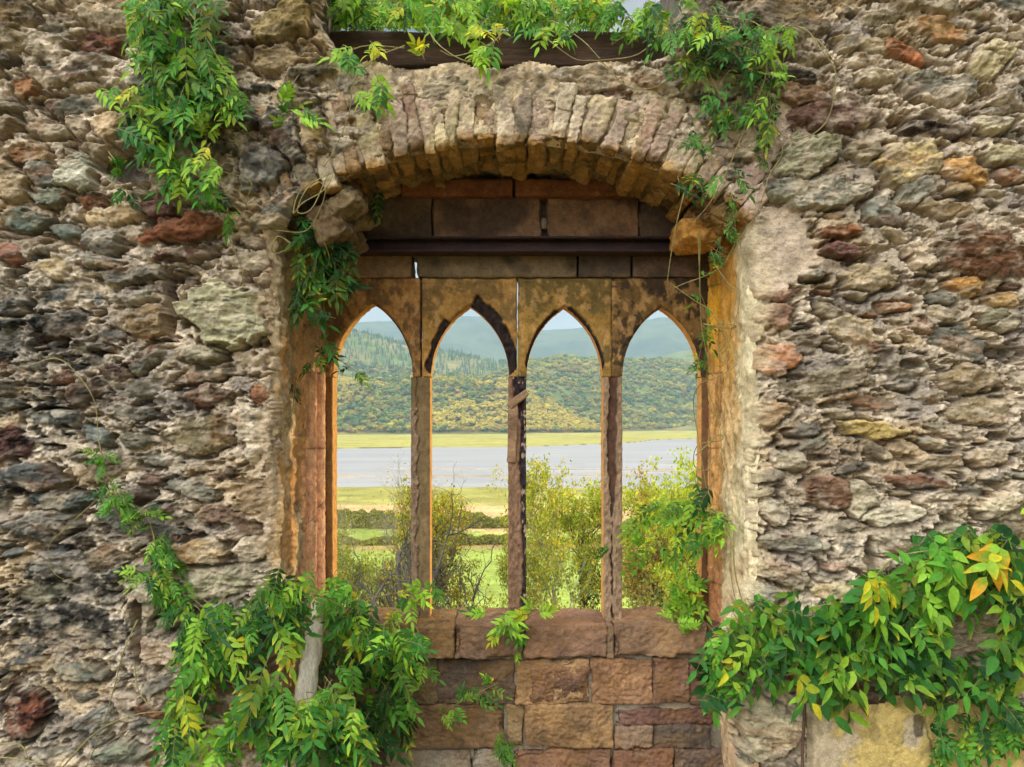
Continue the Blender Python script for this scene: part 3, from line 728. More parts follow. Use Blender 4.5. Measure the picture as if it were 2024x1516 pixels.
tracery(634, 830.2, 657, 815, SPR, 599, 549, 401, [(.6, .98, 4)], (150, 106, 58), (96, 72, 46))
tracery(834.2, 1022, 851, 1006, SPR, 604, 549, 402, [(.0, .36, 17), (.5, 1.0, 30)], (150, 112, 58), (104, 82, 48))
tracery(1023.8, 1209.4, 1041, 1192, SPR, 606, 549, 403, [(.03, .47, 9), (.5, .97, 9)], (138, 106, 52), (88, 74, 42))
tracery(1210, 1404, 1231, 1387, SPR, 607, 549, 404, [], (108, 82, 46), (44, 36, 30))
# mullions: front face as a fine grid with flaking skins, sides and back closed
def mullion(u0, u1, v0, v1, seed, mode, col, name='mullion', Y=YT, dep=DT):
    res = .9; nu = int((u1-u0)/res)+1; nv = int((v1-v0)/2.2)
    uu = np.linspace(u0, u1, nu); vv_ = np.linspace(v0, v1, nv); gu, gv = np.meshgrid(uu, vv_)
    x = (gu-u0)/(u1-u0)
    n1 = fbm(gu*0+3, gv/22, 5, seed); n2 = fbm(gu*0+9, gv/9, 4, seed+1); n3 = fbm(gu/5, gv/9, 4, seed+2)
    h = .0015*n3
    c = lin(col)*(1+.2*fbm(gu/8, gv/40, 4, seed)[..., None])
    c = mixc(c, lin((96, 78, 50))*np.ones(3), sst(.0, .5, fbm(gu/20, gv/70, 4, seed+4))*.5)
    if mode == 'left':      # peeling skin down the left side
        lim = .36+.10*n1+.09*n2; sk = sst(.02, -.02, x-lim)*(gv > v0+60)
        h += .009*sk+.004*sk*n3-.01*np.exp(-((x-lim)/.035)**2)
        c = mixc(c, lin((128, 106, 84))*(1+.3*n3)[..., None], sk)
    elif mode == 'both':    # dark heart between two skins
        l1 = .26+.08*n1+.07*n2; l2 = .70+.10*fbm(gu*0+5, gv/18, 5, seed+7)-.22*sst(900, 1050, gv)
        l1 = l1+.2*sst(900, 1050, gv)
        sk = np.maximum(sst(.03, -.03, x-l1), sst(-.03, .03, x-l2)); h += .012*sk+.004*sk*n3-.012*(1-sk)
        c = mixc(lin((84, 60, 46))*(1+.3*n3)[..., None], lin((134, 110, 86))*(1+.3*n3)[..., None], sk)
    elif mode == 'ruin':    # broken face, black on the right
        lim = .64+.10*fbm(gu*0+3, gv/60, 3, seed)+.05*fbm(gu/6, gv/14, 3, seed+1)-.35*sst(860, 760, gv)+.1*sst(950, 1150, gv)
        dk = sst(-.07, .07, x-lim); h += .010*(1-dk)+.004*n3-dk*(.004+.009*fbm(gu/5, gv/8, 4, seed+5))
        c = mixc(lin((120, 92, 70))*(1+.3*n3)[..., None], lin((50, 40, 40))*(1+.8*np.maximum(n3, -.5))[..., None], dk)
        c = mixc(c, lin((172, 150, 130))*np.ones(3), sst(.45, .6, fbm(gu/6, gv/12, 3, seed+8))*dk*.8)
    h -= .005*(sst(.09, 0, x)+sst(.91, 1, x))
    K = (Y+D)/F
    px_ = (gu-1012)*K+.0015*np.where(x < .02, n2, 0)-.0015*np.where(x > .98, n1, 0)
    fr = np.stack([px_, Y-h, CZ+(HV-gv)*K], -1)
    L = fr[:, :1].copy(); Rr = fr[:, -1:].copy(); L[..., 1] = Y+dep; Rr[..., 1] = Y+dep
    side = lin((206, 150, 84))
    ys = np.linspace(1, 0, 8)[:, None]
    Lc = np.concatenate([fr[:, :1]*(1-t)+L*t for t in np.linspace(1, .12, 8)], 1); Rc = np.concatenate([fr[:, -1:]*(1-t)+Rr*t for t in np.linspace(.12, 1, 8)], 1)
    P = np.concatenate([Rc[:, -1:], Lc, fr, Rc], 1)
    C_ = np.concatenate([np.broadcast_to(side, (nv, 9, 3)), c, np.broadcast_to(side, (nv, 8, 3))], 1)
    f = grid_faces(P.shape[0], P.shape[1])[:, ::-1]
    link(name, mesh_np(name, P.reshape(-1, 3), f, np.clip(C_.reshape(-1, 3), .008, .8)), M['trac'], wall)
mullion(812.5, 849.5, SPR+1.5, 1224, 411, 'left', (118, 98, 68))
mullion(1004.5, 1040, SPR+1.5, 1224, 412, 'ruin', (116, 92, 70))
mullion(1193, 1229.5, SPR+1.5, 1226, 413, 'both', (120, 98, 76))
mullion(636, 656.5, SPR+1.5, 1224, 414, 'plain', (120, 86, 50), 'jamb_shaft')
mullion(1387.5, 1404, SPR+1.5, 1224, 415, 'plain', (110, 78, 52), 'jamb_shaft')
# loose slab caught across the second mullion
px_block('stone_slab', 1000, 1048, 782, 796, .565, .03, 'trac', (140, 112, 84), 418, res=.004, rot=-38, amp=.003)
px_block('stone_slab', 1004, 1022, 795, 915, .575, .03, 'trac', (134, 106, 80), 419, res=.004, rot=2, amp=.004)
# sill stones and the courses beneath
ZS = WP(0, 1222, YT)[2]
for i, (u0, u1, c, c2) in enumerate(((640, 821, (132, 108, 76), (106, 89, 62)), (824, 897, (147, 116, 83), (115, 94, 64)), (898, 1035, (131, 104, 84), (105, 84, 68)),
        (1037, 1200, (139, 107, 85), (118, 91, 72)), (1214, 1400, (148, 119, 91), (125, 97, 74)), (1402, 1470, (135, 100, 76), (97, 77, 64)))):
    x0, x1 = (u0-1012)*(.47+D)/F, (u1-1012)*(.47+D)/F
    placed('sill_stone', x0, x1, .475-.008*(i % 3), .84, ZS-.185+(.004*i), ZS-.002*(i % 2), 'ashlar', c, 430+i, res=.0075, amp=.013, freq=9, chip=.022, rnd=.006, col2=c2)
placed('sill_stone', (1200-1012)*.00265, (1214-1012)*.00265, .482, .8, ZS-.183, ZS-.012, 'ashlar', (129, 107, 85), 437, res=.006, amp=.006)
rows = [ (1303, 1392, [(560, 700, (104, 88, 67)), (702, 862, (128, 108, 80)), (864, 1018, (105, 88, 73)), (1022, 1166, (168, 132, 93)), (1168, 1290, (154, 116, 85)), (1292, 1362, (132, 100, 79)), (1364, 1450, (115, 86, 71))]),
         (1395, 1478, [(560, 780, (97, 82, 64)), (782, 998, (131, 103, 75)), (1002, 1036, (159, 131, 93)), (1040, 1212, (156, 122, 85))]),
         (1482, 1600, [(560, 760, (106, 91, 78)), (764, 930, (156, 141, 120)), (934, 1010, (168, 153, 131)), (1014, 1206, (146, 109, 85)), (1210, 1330, (128, 92, 74)), (1334, 1460, (120, 101, 88))]),
         (1402, 1432, [(1216, 1410, (118, 87, 73))]), (1436, 1479, [(1216, 1290, (140, 115, 92)), (1294, 1405, (101, 88, 76))])]
sd_ = 450
for v0, v1, bl in rows:
    for u0, u1, c in bl:
        px_block('ashlar_block', u0, u1, v0, v1, .50+.006*((sd_*7) % 5-2), .32, 'ashlar', c, sd_, res=.006, amp=.014, freq=9, chip=.026, rnd=.006, col2=tuple(int(x*.8) for x in c)); sd_ += 1
placed('mortar_bed', -1.2, 1.2, .53, .8, -.1, ZS-.03, 'vous', (160, 146, 124), 490, res=.02, amp=.01)
# face that spalled off the big stone in the middle
px_block('stone_flake', 1050, 1160, 1318, 1385, .487, .03, 'ashlar', (132, 98, 72), 495, res=.005, amp=.014, freq=14, rnd=.02, col2=(112, 84, 66))
# timber lintel across the top and the post leaning in the corner
p = WP(670, 130, .45); q = WP(1335, 60, .45)
v, f = block((q[0]-p[0]+.1, .26, q[2]-p[2]), .012, .012, .006, 5, 21, 4, .008, 120); v[:, 1:] += .0
link('timber_lintel', mesh_np('timber_lintel', v+np.array(((p[0]+q[0])/2, .58, (p[2]+q[2])/2)), f), M['timber'], wall)
# plaster panel low on the right
uu = np.arange(1592, 2300, 2.2); vv_ = np.arange(1365, 1600, 2.2); gu, gv = np.meshgrid(uu, vv_)
inn = sst(.0, .35, fbm(gu/60, gv/60, 5, 501)+.5-sst(1650, 1600, gu)*.45)
peel = np.exp(-((fbm(gu/90, gv/55, 4, 505)-.05)/.012)**2); crack = np.exp(-(((gu-(1806+.25*(gv-1380)+8*fbm(gu*0, gv/20, 3, 6))))/1.6)**2)
h = .055+.004*fbm(gu/50, gv/50, 4, 503)+.006*inn+.0012*fbm(gu/7, gv/7, 3, 507)-.01*crack-.006*peel
h -= .04*sst(1602, 1592, gu)
c = mixc(lin((176, 158, 128))*np.ones(3), lin((176, 152, 92))*(1+.2*fbm(gu/40, gv/40, 4, 9))[..., None], inn)
c = mixc(c, lin((110, 96, 66))*np.ones(3), sst(.15, .5, fbm(gu/22, gv/30, 4, 510))*.5); c = mixc(c, lin((60, 50, 40))*np.ones(3), np.clip(crack, 0, 1)*.6)
c = mixc(c, lin((60, 54, 46))*np.ones(3), blob(gu, gv, 1803, 1425, 9, 22, 3)*.8)
msk = ~((gv+14*fbm(gu/40, gv/40, 4, 8)) < 1378)
fm = msk[:-1, :-1] & msk[1:, 1:]
P = np.stack([(gu-1012)*K0, -h, CZ+(HV-gv)*K0], -1)
vv2, ff2, cc2 = clean(P.reshape(-1, 3), grid_faces(*gu.shape, fm)[:, ::-1], c.reshape(-1, 3))
link('plaster_panel', mesh_np('plaster_panel', vv2, ff2, np.clip(cc2, .01, .8)), M['plaster'], wall)
# leaning timber post
a = WP(632, 1185, .10); b = WP(600, 1395, -.02); b2 = a+(b-a)*1.75
ps = a[None]*(1-np.linspace(0, 1, 40)[:, None])+b2[None]*np.linspace(0, 1, 40)[:, None]
v, f, _ = tube(ps, np.linspace(.034, .062, 40), 20, 1)
v = v+.006*fbm3(v, 30, 3, 5)[:, None]*np.array((1, 1, .2)); v[:, 0] += .004*np.sin(v[:, 0]*400)
post = link('timber_post', mesh_np('timber_post', np.vstack([v, a[None]+np.array([[0, 0, .004]])]), [f, np.array([[i, (i+1) % 20, len(v)] for i in range(20)])]), M['palewood'])
tag(post, 'bleached wooden post leaning in the left corner of the window niche', 'post')
# thin upright stake beside the plaster
ps = np.array([WP(1588+2*math.sin(i*.7), 1360+i*20, -.075) for i in range(13)])
v, f, _ = tube(ps, .007, 8, 3)
tag(link('wooden_stake', mesh_np('wooden_stake', v, f), M['timber']), 'thin dark stake standing against the wall at the left edge of the yellow plaster', 'stake')
# ---------------------------------------------------------------- land beyond the window
def far_bank(x): return np.interp(x, [-6000, -600, -162, 0, 100, 262, 700, 6000], [420, 610, 672, 700, 800, 1050, 1700, 4800])+18*fbm(x/60, x*0, 3, 600)
def near_bank(x): return np.interp(x, [-6000, 0, 6000], [250, 272, 300])+7*fbm(x/40, x*0+3, 3, 601)
def foot(x): return np.interp(x, [-6000, -320, 0, 190, 470, 6000], [1200, 1330, 1380, 1700, 1900, 5600])
def tz(x, y):
    x = np.asarray(x, float); y = np.asarray(y, float)
    slope = -22.6*np.sin(np.clip((y-1.2)/80, 0, 1)*np.pi/2)-.25*sst(.9, 1.6, y)
    z = slope-.45*sst(1.5, 0, y)*(y < 1.2)+.35*fbm(x/9, y/9, 3, 602)*sst(2, 12, y)*(1-.6*sst(80, 110, y))
    riv = sst(-1.5, 2.5, y-near_bank(x))*sst(3, -3, y-far_bank(x))
    bar = fbm(x/150, y/16, 4, 604)+.55*np.exp(-((y-355-.06*x)/26)**2)-.45*sst(400, 480, y)
    bed = -23.62+.55*sst(.25, 1.0, bar)
    z = z*(1-riv)+bed*riv
    return z
def ground_col(x, y):
    o = np.ones(3)
    n = fbm(x/14, y/9, 5, 610); n2 = fbm(x/60, y/12, 4, 611)
    c = mixc(lin((112, 98, 66))*o, lin((88, 100, 50))*o, sst(-.2, .3, n))                     # ruin floor and slope
    c = mixc(c, lin((134, 148, 66))*o, sst(60, 84, y))                                       # bright field
    c = mixc(c, lin((150, 130, 74))*o, sst(139, 141, y)*sst(151, 149, y))
    c = mixc(c, lin((176, 146, 100))*o, sst(160, 172, y+8*n))                                # buff reeds
    c = mixc(c, lin((142, 138, 70))*o, sst(214, 222, y+12*n2))                               # salt marsh
    c = c*(1+.25*n+.15*n2)[..., None]
    riv = sst(-1, 2, y-near_bank(x))*sst(2, -2, y-far_bank(x)); sand = lin((146, 136, 122))*(1+.15*fbm(x/60, y/5, 4, 612))[..., None]
    c = mixc(c, sand, riv)
    fb = y-far_bank(x)
    m = lin((146, 140, 68))*(1+.22*fbm(x/40, y/14, 4, 613)+.12*fbm(x/9, y/7, 3, 614))[..., None]
    c = mixc(c, m, sst(0, 5, fb)); c = mixc(c, lin((78, 74, 42))*o, sst(-4, -1, fb)*sst(6, 3, fb))
    c = mixc(c, lin((84, 92, 44))*o, sst(-120, 0, y-foot(x)))
    return np.clip(c, .01, .8)
rr_ = np.geomspace(.6, 7900, 330)
an = np.concatenate([np.linspace(-20, 20, 420), np.linspace(20, 340, 170)[1:-1], [340.0]]); an = np.radians(an)
Rg_, An_ = np.meshgrid(rr_, an, indexing='ij')
Rg_ = Rg_*np.interp(np.abs(np.degrees(An_)) % 360, [0, 20, 60, 90, 180, 270, 300, 340, 360], [.8, .8, .45, .2, .06, .2, .45, .8, .8])**sst(20, 400, Rg_)
gx = Rg_*np.sin(An_); gy = -D+Rg_*np.cos(An_)
P = np.stack([gx, gy, tz(gx, gy)], -1)
m, nt, b = nodes_of('ground', .95, .1)
at = N(nt, 'ShaderNodeAttribute', attribute_name='col').outputs['Color']; tc = N(nt, 'ShaderNodeTexCoord').outputs['Object']
c_ = mix(nt, 1, at, ramp(nt, noise(nt, tc, 1.2, 8, .75), [(.3, g3(.6)), (.5, g3(1)), (.7, g3(1.4))]), 'MULTIPLY')
c_ = mix(nt, 1, c_, ramp(nt, noise(nt, tc, .12, 8, .75), [(.3, g3(.7)), (.5, g3(1)), (.7, g3(1.3))]), 'MULTIPLY')
nt.links.new(c_, b.inputs['Base Color'])
tag(link('ground', mesh_np('ground', P.reshape(-1, 3), grid_faces(*gx.shape)[:, ::-1], ground_col(gx, gy).reshape(-1, 3)), m), kind='structure')
# water
wx = np.linspace(-5000, 5000, 60); wy = np.linspace(240, 6500, 80); gx, gy = np.meshgrid(wx, wy)
m, nt, b = nodes_of('river_water', .45, .15); b.inputs['Base Color'].default_value = (.30, .28, .29, 1)
tc = N(nt, 'ShaderNodeTexCoord').outputs['Object']
mpn = N(nt, 'ShaderNodeMapping'); mpn.inputs['Scale'].default_value = (.25, 1, 1); nt.links.new(tc, mpn.inputs[0])
bp = N(nt, 'ShaderNodeBump', Strength=.35, Distance=.3); nt.links.new(noise(nt, mpn.outputs[0], .8, 4, .6), bp.inputs['Height']); nt.links.new(bp.outputs[0], b.inputs['Normal'])
c_ = ramp(nt, noise(nt, mpn.outputs[0], .03, 5, .6), [(.35, (.31, .30, .28)), (.65, (.25, .245, .24))]); nt.links.new(c_, b.inputs['Base Color'])
keep = ((gy > near_bank(gx)-20) & (gy < far_bank(gx)+30))
tag(link('river', mesh_np('river', np.stack([gx, gy, gx*0-23.32], -1).reshape(-1, 3), grid_faces(*gx.shape)), m), kind='structure')
# hills: a crest line drawn as seen, rising from the foot line
def hill(name, us, vs_, dist, df, prof=1.35, u0=-200, u1=2300, back=.6, seed=1, amp=.05, col=((96, 104, 50), (120, 110, 60)), rough=1.0):
    u = np.linspace(u0, u1, 360); t = np.concatenate([np.linspace(-.08, 1, 80), np.linspace(1, 1+back, 14)[1:]])
    Uu, T = np.meshgrid(u, t)
    vc = np.interp(Uu, us, vs_); dc = np.interp(Uu, dist[0], dist[1]); d0 = np.interp(Uu, df[0], df[1])
    dd = d0+T*(dc-d0)
    zc = CZ+(HV-vc)/F*dc
    tt = np.clip(T, 0, 1); s = np.sin(tt*np.pi/2)**prof
    z = -23.2+(zc+23.2)*s
    z = np.where(T > 1, zc-(zc+30)*.5*((T-1)/back)**2*1.5, z)
    z = z+(zc+23)*amp*fbm(Uu/160, T*3.2, 4, seed)*np.sin(np.clip(T, 0, 1)*np.pi)*2
    z = np.where(T < 0, -24-30*np.abs(T), z)
    x = (Uu-1012)/F*dd; y = dd-D
    P = np.stack([x, y, z], -1)
    c = mixc(lin(col[0])*np.ones(3), lin(col[1])*np.ones(3), sst(-.3, .4, fbm(x/160, y/160+z/60, 5, seed+3)))
    m, nt, b = nodes_of(name, 1, .05)
    at = N(nt, 'ShaderNodeAttribute', attribute_name='col').outputs['Color']; tc = N(nt, 'ShaderNodeTexCoord').outputs['Object']
    c_ = mix(nt, rough, at, ramp(nt, noise(nt, tc, .02, 10, .75), [(.3, g3(.5)), (.5, g3(1)), (.7, g3(1.6))]), 'MULTIPLY'); nt.links.new(c_, b.inputs['Base Color'])
    o = link(name, mesh_np(name, P.reshape(-1, 3), grid_faces(*Uu.shape), np.clip(c.reshape(-1, 3), .01, .8)), m); tag(o, kind='structure')
    from numpy import searchsorted
    def at_(uu, t_):   # point on the hill
        iu = (uu-u[0])/(u[1]-u[0]); it = np.interp(t_, t, np.arange(len(t)))
        i0 = np.clip(iu.astype(int), 0, len(u)-2); j0 = np.clip(it.astype(int), 0, len(t)-2); fu = (iu-i0)[:, None]; ft = (it-j0)[:, None]
        return (P[j0, i0]*(1-fu)+P[j0, i0+1]*fu)*(1-ft)+(P[j0+1, i0]*(1-fu)+P[j0+1, i0+1]*fu)*ft
    return at_
hill('mountain', [-400, 600, 690, 800, 880, 960, 1005, 1040, 1190, 1230, 1262, 1285, 1305, 1350, 1400, 2400],
     [700, 648, 640, 640, 636, 634, 650, 662, 652, 648, 641, 641, 637, 636, 640, 690], ([-400, 2400], [5200, 5200]), ([-400, 2400], [3000, 3000]), 1.0, u0=150, u1=1900, seed=21, amp=.03, col=((60, 72, 58), (78, 86, 62)), back=.3, rough=.5)
hill('far_ridge', [-400, 1180, 1290, 1340, 1390, 1600, 2400], [860, 780, 712, 698, 690, 670, 720], ([-400, 2400], [3300, 3300]), ([-400, 2400], [2500, 2500]), 1.2, u0=150, u1=1900, seed=22, amp=.03, col=((82, 92, 48), (100, 104, 56)))
hB = hill('conifer_hill', [-500, 500, 640, 690, 790, 850, 1005, 1120, 1300, 2400], [560, 610, 640, 655, 682, 692, 722, 745, 800, 870], ([-500, 2400], [2450, 2450]), ([-500, 2400], [1650, 1750]), 1.1, seed=23, col=((92, 104, 50), (120, 112, 66)))
hC = hill('wooded_hill', [-500, 640, 900, 980, 1040, 1110, 1190, 1290, 1390, 1700, 2400], [860, 840, 790, 748, 722, 709, 716, 716, 722, 690, 720],
          ([-500, 900, 1400, 2400], [2050, 2050, 2300, 2500]), ([-500, 640, 1012, 1180, 1400, 2400], [1500, 1500, 1500, 1560, 1860, 2300]), 1.15, seed=24)
hD = hill('wooded_spur', [-500, 500, 650, 750, 850, 900, 1000, 1040, 1100, 1180, 1215, 2400], [690, 730, 752, 756, 752, 747, 757, 776, 802, 846, 866, 900],
          ([-500, 2400], [1690, 1690]), ([-500, 655, 1012, 1200, 2400], [1300, 1335, 1390, 1480, 1600]), 1.2, seed=25, u1=1230, col=((112, 108, 48), (140, 118, 50)))
# crowns
def ico():
    bm = bmesh.new(); bmesh.ops.create_icosphere(bm, subdivisions=2, radius=1)
    v = np.array([q.co[:] for q in bm.verts]); f = np.array([[q.index for q in p.verts] for p in bm.faces]); bm.free(); return v, f
ICO = ico()
bm = bmesh.new(); bmesh.ops.create_icosphere(bm, subdivisions=1, radius=1)
ICO1 = (np.array([q.co[:] for q in bm.verts]), np.array([[q.index for q in p.verts] for p in bm.faces])); bm.free()
def far_crown(seed):
    """unit-high broadleaf tree for the far slopes: lobes and loose leaf clumps"""
    r = np.random.RandomState(seed); vs_, fs = [], []; n = 0
    for k in range(8):
        c = np.array((r.normal(0, .2), r.normal(0, .2), r.uniform(.42, .78))); rad = r.uniform(.16, .27)*(1.15-abs(c[2]-.6))
        v = ICO1[0]*rad*np.array((1, 1, .85))*(1+.28*fbm3(ICO1[0]*2+k*5+seed, 1.3, 2, k)[:, None])+c
        vs_.append(v); fs.append(ICO1[1]+n); n += len(v)
    m = 70; d = r.normal(size=(m, 3)); d /= np.linalg.norm(d, axis=1)[:, None]; d[:, 2] = np.abs(d[:, 2])*.9-.25
    c = d*np.array((.42, .42, .38))*r.uniform(.85, 1.1, (m, 1))+np.array((0, 0, .58))
    a = r.normal(size=(m, 3)); a /= np.linalg.norm(a, axis=1)[:, None]; b_ = np.cross(a, r.normal(size=(m, 3))); b_ /= np.linalg.norm(b_, axis=1)[:, None]
    s = r.uniform(.04, .085, (m, 1))
    v = np.stack([c+a*s, c+b_*s, c-a*s*.8-b_*s*.4], 1).reshape(-1, 3); vs_.append(v); fs.append(np.arange(m*3).reshape(-1, 3)+n); n += 3*m
    return np.vstack(vs_), np.vstack(fs)
def far_conifer(seed):
    r = np.random.RandomState(seed); vs_, fs = [], []; n = 0
    for k in range(7):
        z0 = .1+.125*k; rad = .2*(1-k/7.6); q = 7
        a = np.arange(q)/q*2*np.pi+r.rand(); rr2 = rad*r.uniform(.6, 1.15, q)
        v = np.vstack([np.stack([rr2*np.cos(a), rr2*np.sin(a), z0-.03+r.uniform(-.02, .02, q)], 1), [[0, 0, z0+.2]]])
        vs_.append(v); fs.append(np.array([[i, (i+1) % q, q] for i in range(q)])+n); n += q+1
    return np.vstack(vs_), np.vstack(fs)
FC = [far_crown(i) for i in range(6)]; FN = [far_conifer(i+30) for i in range(3)]
rf = np.random.RandomState(9)
def forest(name, pos, h, con, colr, label, cat):
    A = Acc()
    for i in range(len(pos)):
        v, f = FN[i % 3] if con[i] else FC[i % 6]
        a = rf.rand()*6.28; c, s = math.cos(a), math.sin(a); w_ = h[i]*rf.uniform(.9, 1.25)
        q = np.stack([(v[:, 0]*c-v[:, 1]*s)*w_, (v[:, 0]*s+v[:, 1]*c)*w_, v[:, 2]*h[i]], 1)+pos[i]-np.array((0, 0, .12*h[i]))
        A.add(q, f, colr[i])
    o = link(name, A.mesh(name, False), M['farleaf']); tag(o, label, cat, kind='stuff')
PALF = [lin(c) for c in ((92, 112, 42), (118, 126, 46), (74, 98, 46), (140, 130, 44), (128, 114, 46), (96, 106, 46), (80, 104, 52), (126, 132, 48))]
def scatter(at_, n, u0, u1, t0, t1, hm, gold, conf, seed, gc=lin((158, 146, 48))):
    r = np.random.RandomState(seed)
    u = r.uniform(u0, u1, n); t = t0+(t1-t0)*r.rand(n)**.9
    p = at_(u, t); h = hm*r.uniform(.6, 1.0, n)*(1+.7*r.rand(n)**4)
    cl = fbm(p[:, 0]/70, p[:, 1]/70+p[:, 2]/30, 3, seed); g = sst(-.1, .5, cl+gold(u, t))
    ci = r.randint(0, 8, n); col = np.array([PALF[i] for i in ci])*r.uniform(.75, 1.25, (n, 1))
    col = col*(1-g[:, None]*.75)+gc*g[:, None]*.75*r.uniform(.7, 1.25, (n, 1))
    con = conf(u, t)+.3*cl > r.rand(n)
    col = np.where(con[:, None], lin((62, 84, 50))*r.uniform(.8, 1.9, (n, 1)), col)
    h = np.where(con, h*1.15, h)
    o = np.argsort(t); return p[o], h[o], con[o], col[o]
z_ = lambda u, t: u*0
a = scatter(hB, 4000, 120, 1330, .15, 1.02, 16, lambda u, t: -.2+.5*sst(.45, .3, t), lambda u, t: sst(.3, .5, t)*1.2*sst(1.05, .9, t), 71)
forest('forest', *a, 'tall green conifer plantation with gold broadleaf trees below on the left slope', 'forest')
a = scatter(hC, 3800, 880, 1620, .02, 1.03, 13.5, lambda u, t: -.12+.25*sst(.2, .02, t), lambda u, t: z_(u, t)-.2, 72)
forest('forest', *a, 'hazy olive green wood covering the right hand hill', 'forest')
a = scatter(hD, 5400, 110, 1218, .03, 1.02, 12.5, lambda u, t: -.1+.75*sst(760, 900, u)*sst(.85, .3, t), lambda u, t: .5*sst(.72, .9, t)*sst(1010, 960, u)*sst(820, 850, u)-.15, 73, lin((182, 160, 54)))
forest('forest', *a, 'golden and olive autumn wood on the rounded spur', 'forest')
# the front row of trees at the foot, each its own
protos = []
for i in range(6):
    for c in ((160, 146, 44), (112, 122, 48), (146, 124, 52)):
        me = Acc(); me.add(FC[i][0]-np.array((0, 0, .04)), FC[i][1], lin(c)); v, f, _ = tube([(0, 0, -.05), (.01, 0, .2), (0, .01, .5)], [.022, .018, .01], 5, 1)
        protos.append((me, v, f))
pm = []
for me, v, f in protos:
    m1 = me.mesh('crown', False); m1.materials.append(M['farleaf']); m2 = mesh_np('trunk', v, f); m2.materials.append(M['palebark']); pm.append((m1, m2))
r = np.random.RandomState(33)
for i in range(84):
    u = 600+i*9.9+r.uniform(-4, 4)
    if u < 1190: p = hD(np.array([u]), np.array([.015+.02*r.rand()]))[0]
    else: p = hC(np.array([u]), np.array([.01+.02*r.rand()]))[0]
    h = r.uniform(10, 17); k = r.randint(len(pm)); 
    gname = 'trees along the foot of the wooded hills'
    t = empty('autumn_tree', tuple(p), label='small round autumn tree in the front row at the foot of the wooded hills', cat='tree', group=gname)
    t.scale = (h*r.uniform(.8, 1.2), h*r.uniform(.8, 1.2), h); t.rotation_euler.z = r.rand()*6.28
    for nm, me in (('crown', pm[k][0]), ('trunk', pm[k][1])):
        o = bpy.data.objects.new(nm, me); COL.objects.link(o); o.parent = t
# ---------------------------------------------------------------- near trees
def tree_mesh(seed, spread=.32, leafn=5200, leaf=.009, trunk=.014, crown0=.34, droop=.0, limbs=16, twist=.12, stems=1, pal=None, ivy=0, twig=True, up=.7, clump=.013):
    """unit-high tree: returns wood and leaf accumulators"""
    r = np.random.RandomState(seed); W, Lf = Acc(), Acc(); tips = []
    def limb(p, d, L, rad, lev):
        n = 5 if lev < 2 else 4; pts = [p]; dd = d/np.linalg.norm(d)
        for i in range(n):
            dd = dd+r.normal(0, twist*(1+lev*.4), 3)+np.array((0, 0, .05*(up)-.06*droop*lev)); dd /= np.linalg.norm(dd); pts.append(pts[-1]+dd*L/n)
        pts = np.array(pts); v, f, C_ = tube(pts, np.linspace(rad, rad*.45, n+1), 5 if lev == 0 else (4 if lev == 1 else 3), 2 if lev < 2 else 1)
        W.add(v, f)
        if lev >= 2: tips.append(pts[1:])
        if lev < (4 if twig else 3):
            nb = (limbs, 6, 4, 3)[lev]
            for k in range(nb):
                t = r.uniform(crown0 if lev == 0 else .25, 1.0); q = t*n; i = min(int(q), n-1); pt = pts[i]+(pts[i+1]-pts[i])*(q-i)
                ax = pts[i+1]-pts[i]; ax /= np.linalg.norm(ax); o = r.normal(size=3); o -= ax*o.dot(ax); o /= np.linalg.norm(o)
                nd = ax*r.uniform(.45, 1.0)+o*r.uniform(.6, 1.0)+np.array((0, 0, .25*up))
                if lev == 0: l = spread*(1.15-.75*abs(t-.45))*r.uniform(.75, 1.2)
                else: l = L*r.uniform(.4, .62)
                limb(pt, nd, l, rad*(.42 if lev == 0 else .55)*(1.05-.5*t), lev+1)
    for s in range(stems):
        a = r.rand()*6.28; d = np.array((math.cos(a)*.16*(stems > 1), math.sin(a)*.16*(stems > 1), 1)); limb(np.array((math.cos(a)*.02*(stems > 1), math.sin(a)*.02*(stems > 1), -.02)), d, .92*r.uniform(.8, 1), trunk*(1 if stems == 1 else .7), 0)
    T = np.vstack(tips); zs = np.quantile(T[:, 2], .997); T = T/(zs, zs, zs)
    for _v in W.v: _v /= zs
    k = r.randint(0, len(T), leafn); c = T[k]+r.normal(0, clump, (leafn, 3))
    if ivy:
        kk = ivy; z = r.uniform(0, .62, kk); a = r.rand(kk)*6.28; rad_ = trunk*2.3*r.uniform(.8, 1.6, kk); ci = np.stack([rad_*np.cos(a), rad_*np.sin(a), z], 1); c = np.vstack([c, ci])
    m = len(c)
    a = r.normal(size=(m, 3)); a /= np.linalg.norm(a, axis=1)[:, None]; b_ = np.cross(a, r.normal(size=(m, 3))); b_ /= np.linalg.norm(b_, axis=1)[:, None]
    s = leaf*r.uniform(.6, 1.3, (m, 1))
    q = np.stack([c-a*s, c+b_*s*.55, c+a*s, c-b_*s*.55], 1).reshape(-1, 3)
    pl = np.array([lin(x) for x in pal]); ccl = pl[r.randint(0, len(pl), m)]*r.uniform(.7, 1.3, (m, 1))
    if ivy: ccl[-ivy:] = lin((52, 66, 34))*r.uniform(.6, 1.3, (ivy, 1))
    Lf.add(q, np.arange(m*4).reshape(-1, 4)); Lf.c[0] = np.repeat(ccl, 4, axis=0)
    return W, Lf
GOLD = ((176, 172, 56), (150, 164, 56), (180, 164, 60), (128, 150, 54)); RUST = ((160, 128, 60), (146, 142, 58), (170, 140, 64), (120, 130, 54)); BRIGHT = ((162, 176, 48), (140, 166, 50), (176, 180, 64))
OLIVE = ((126, 134, 58), (104, 122, 52), (146, 144, 62)); PALE = ((190, 180, 110), (172, 160, 86), (150, 150, 70))
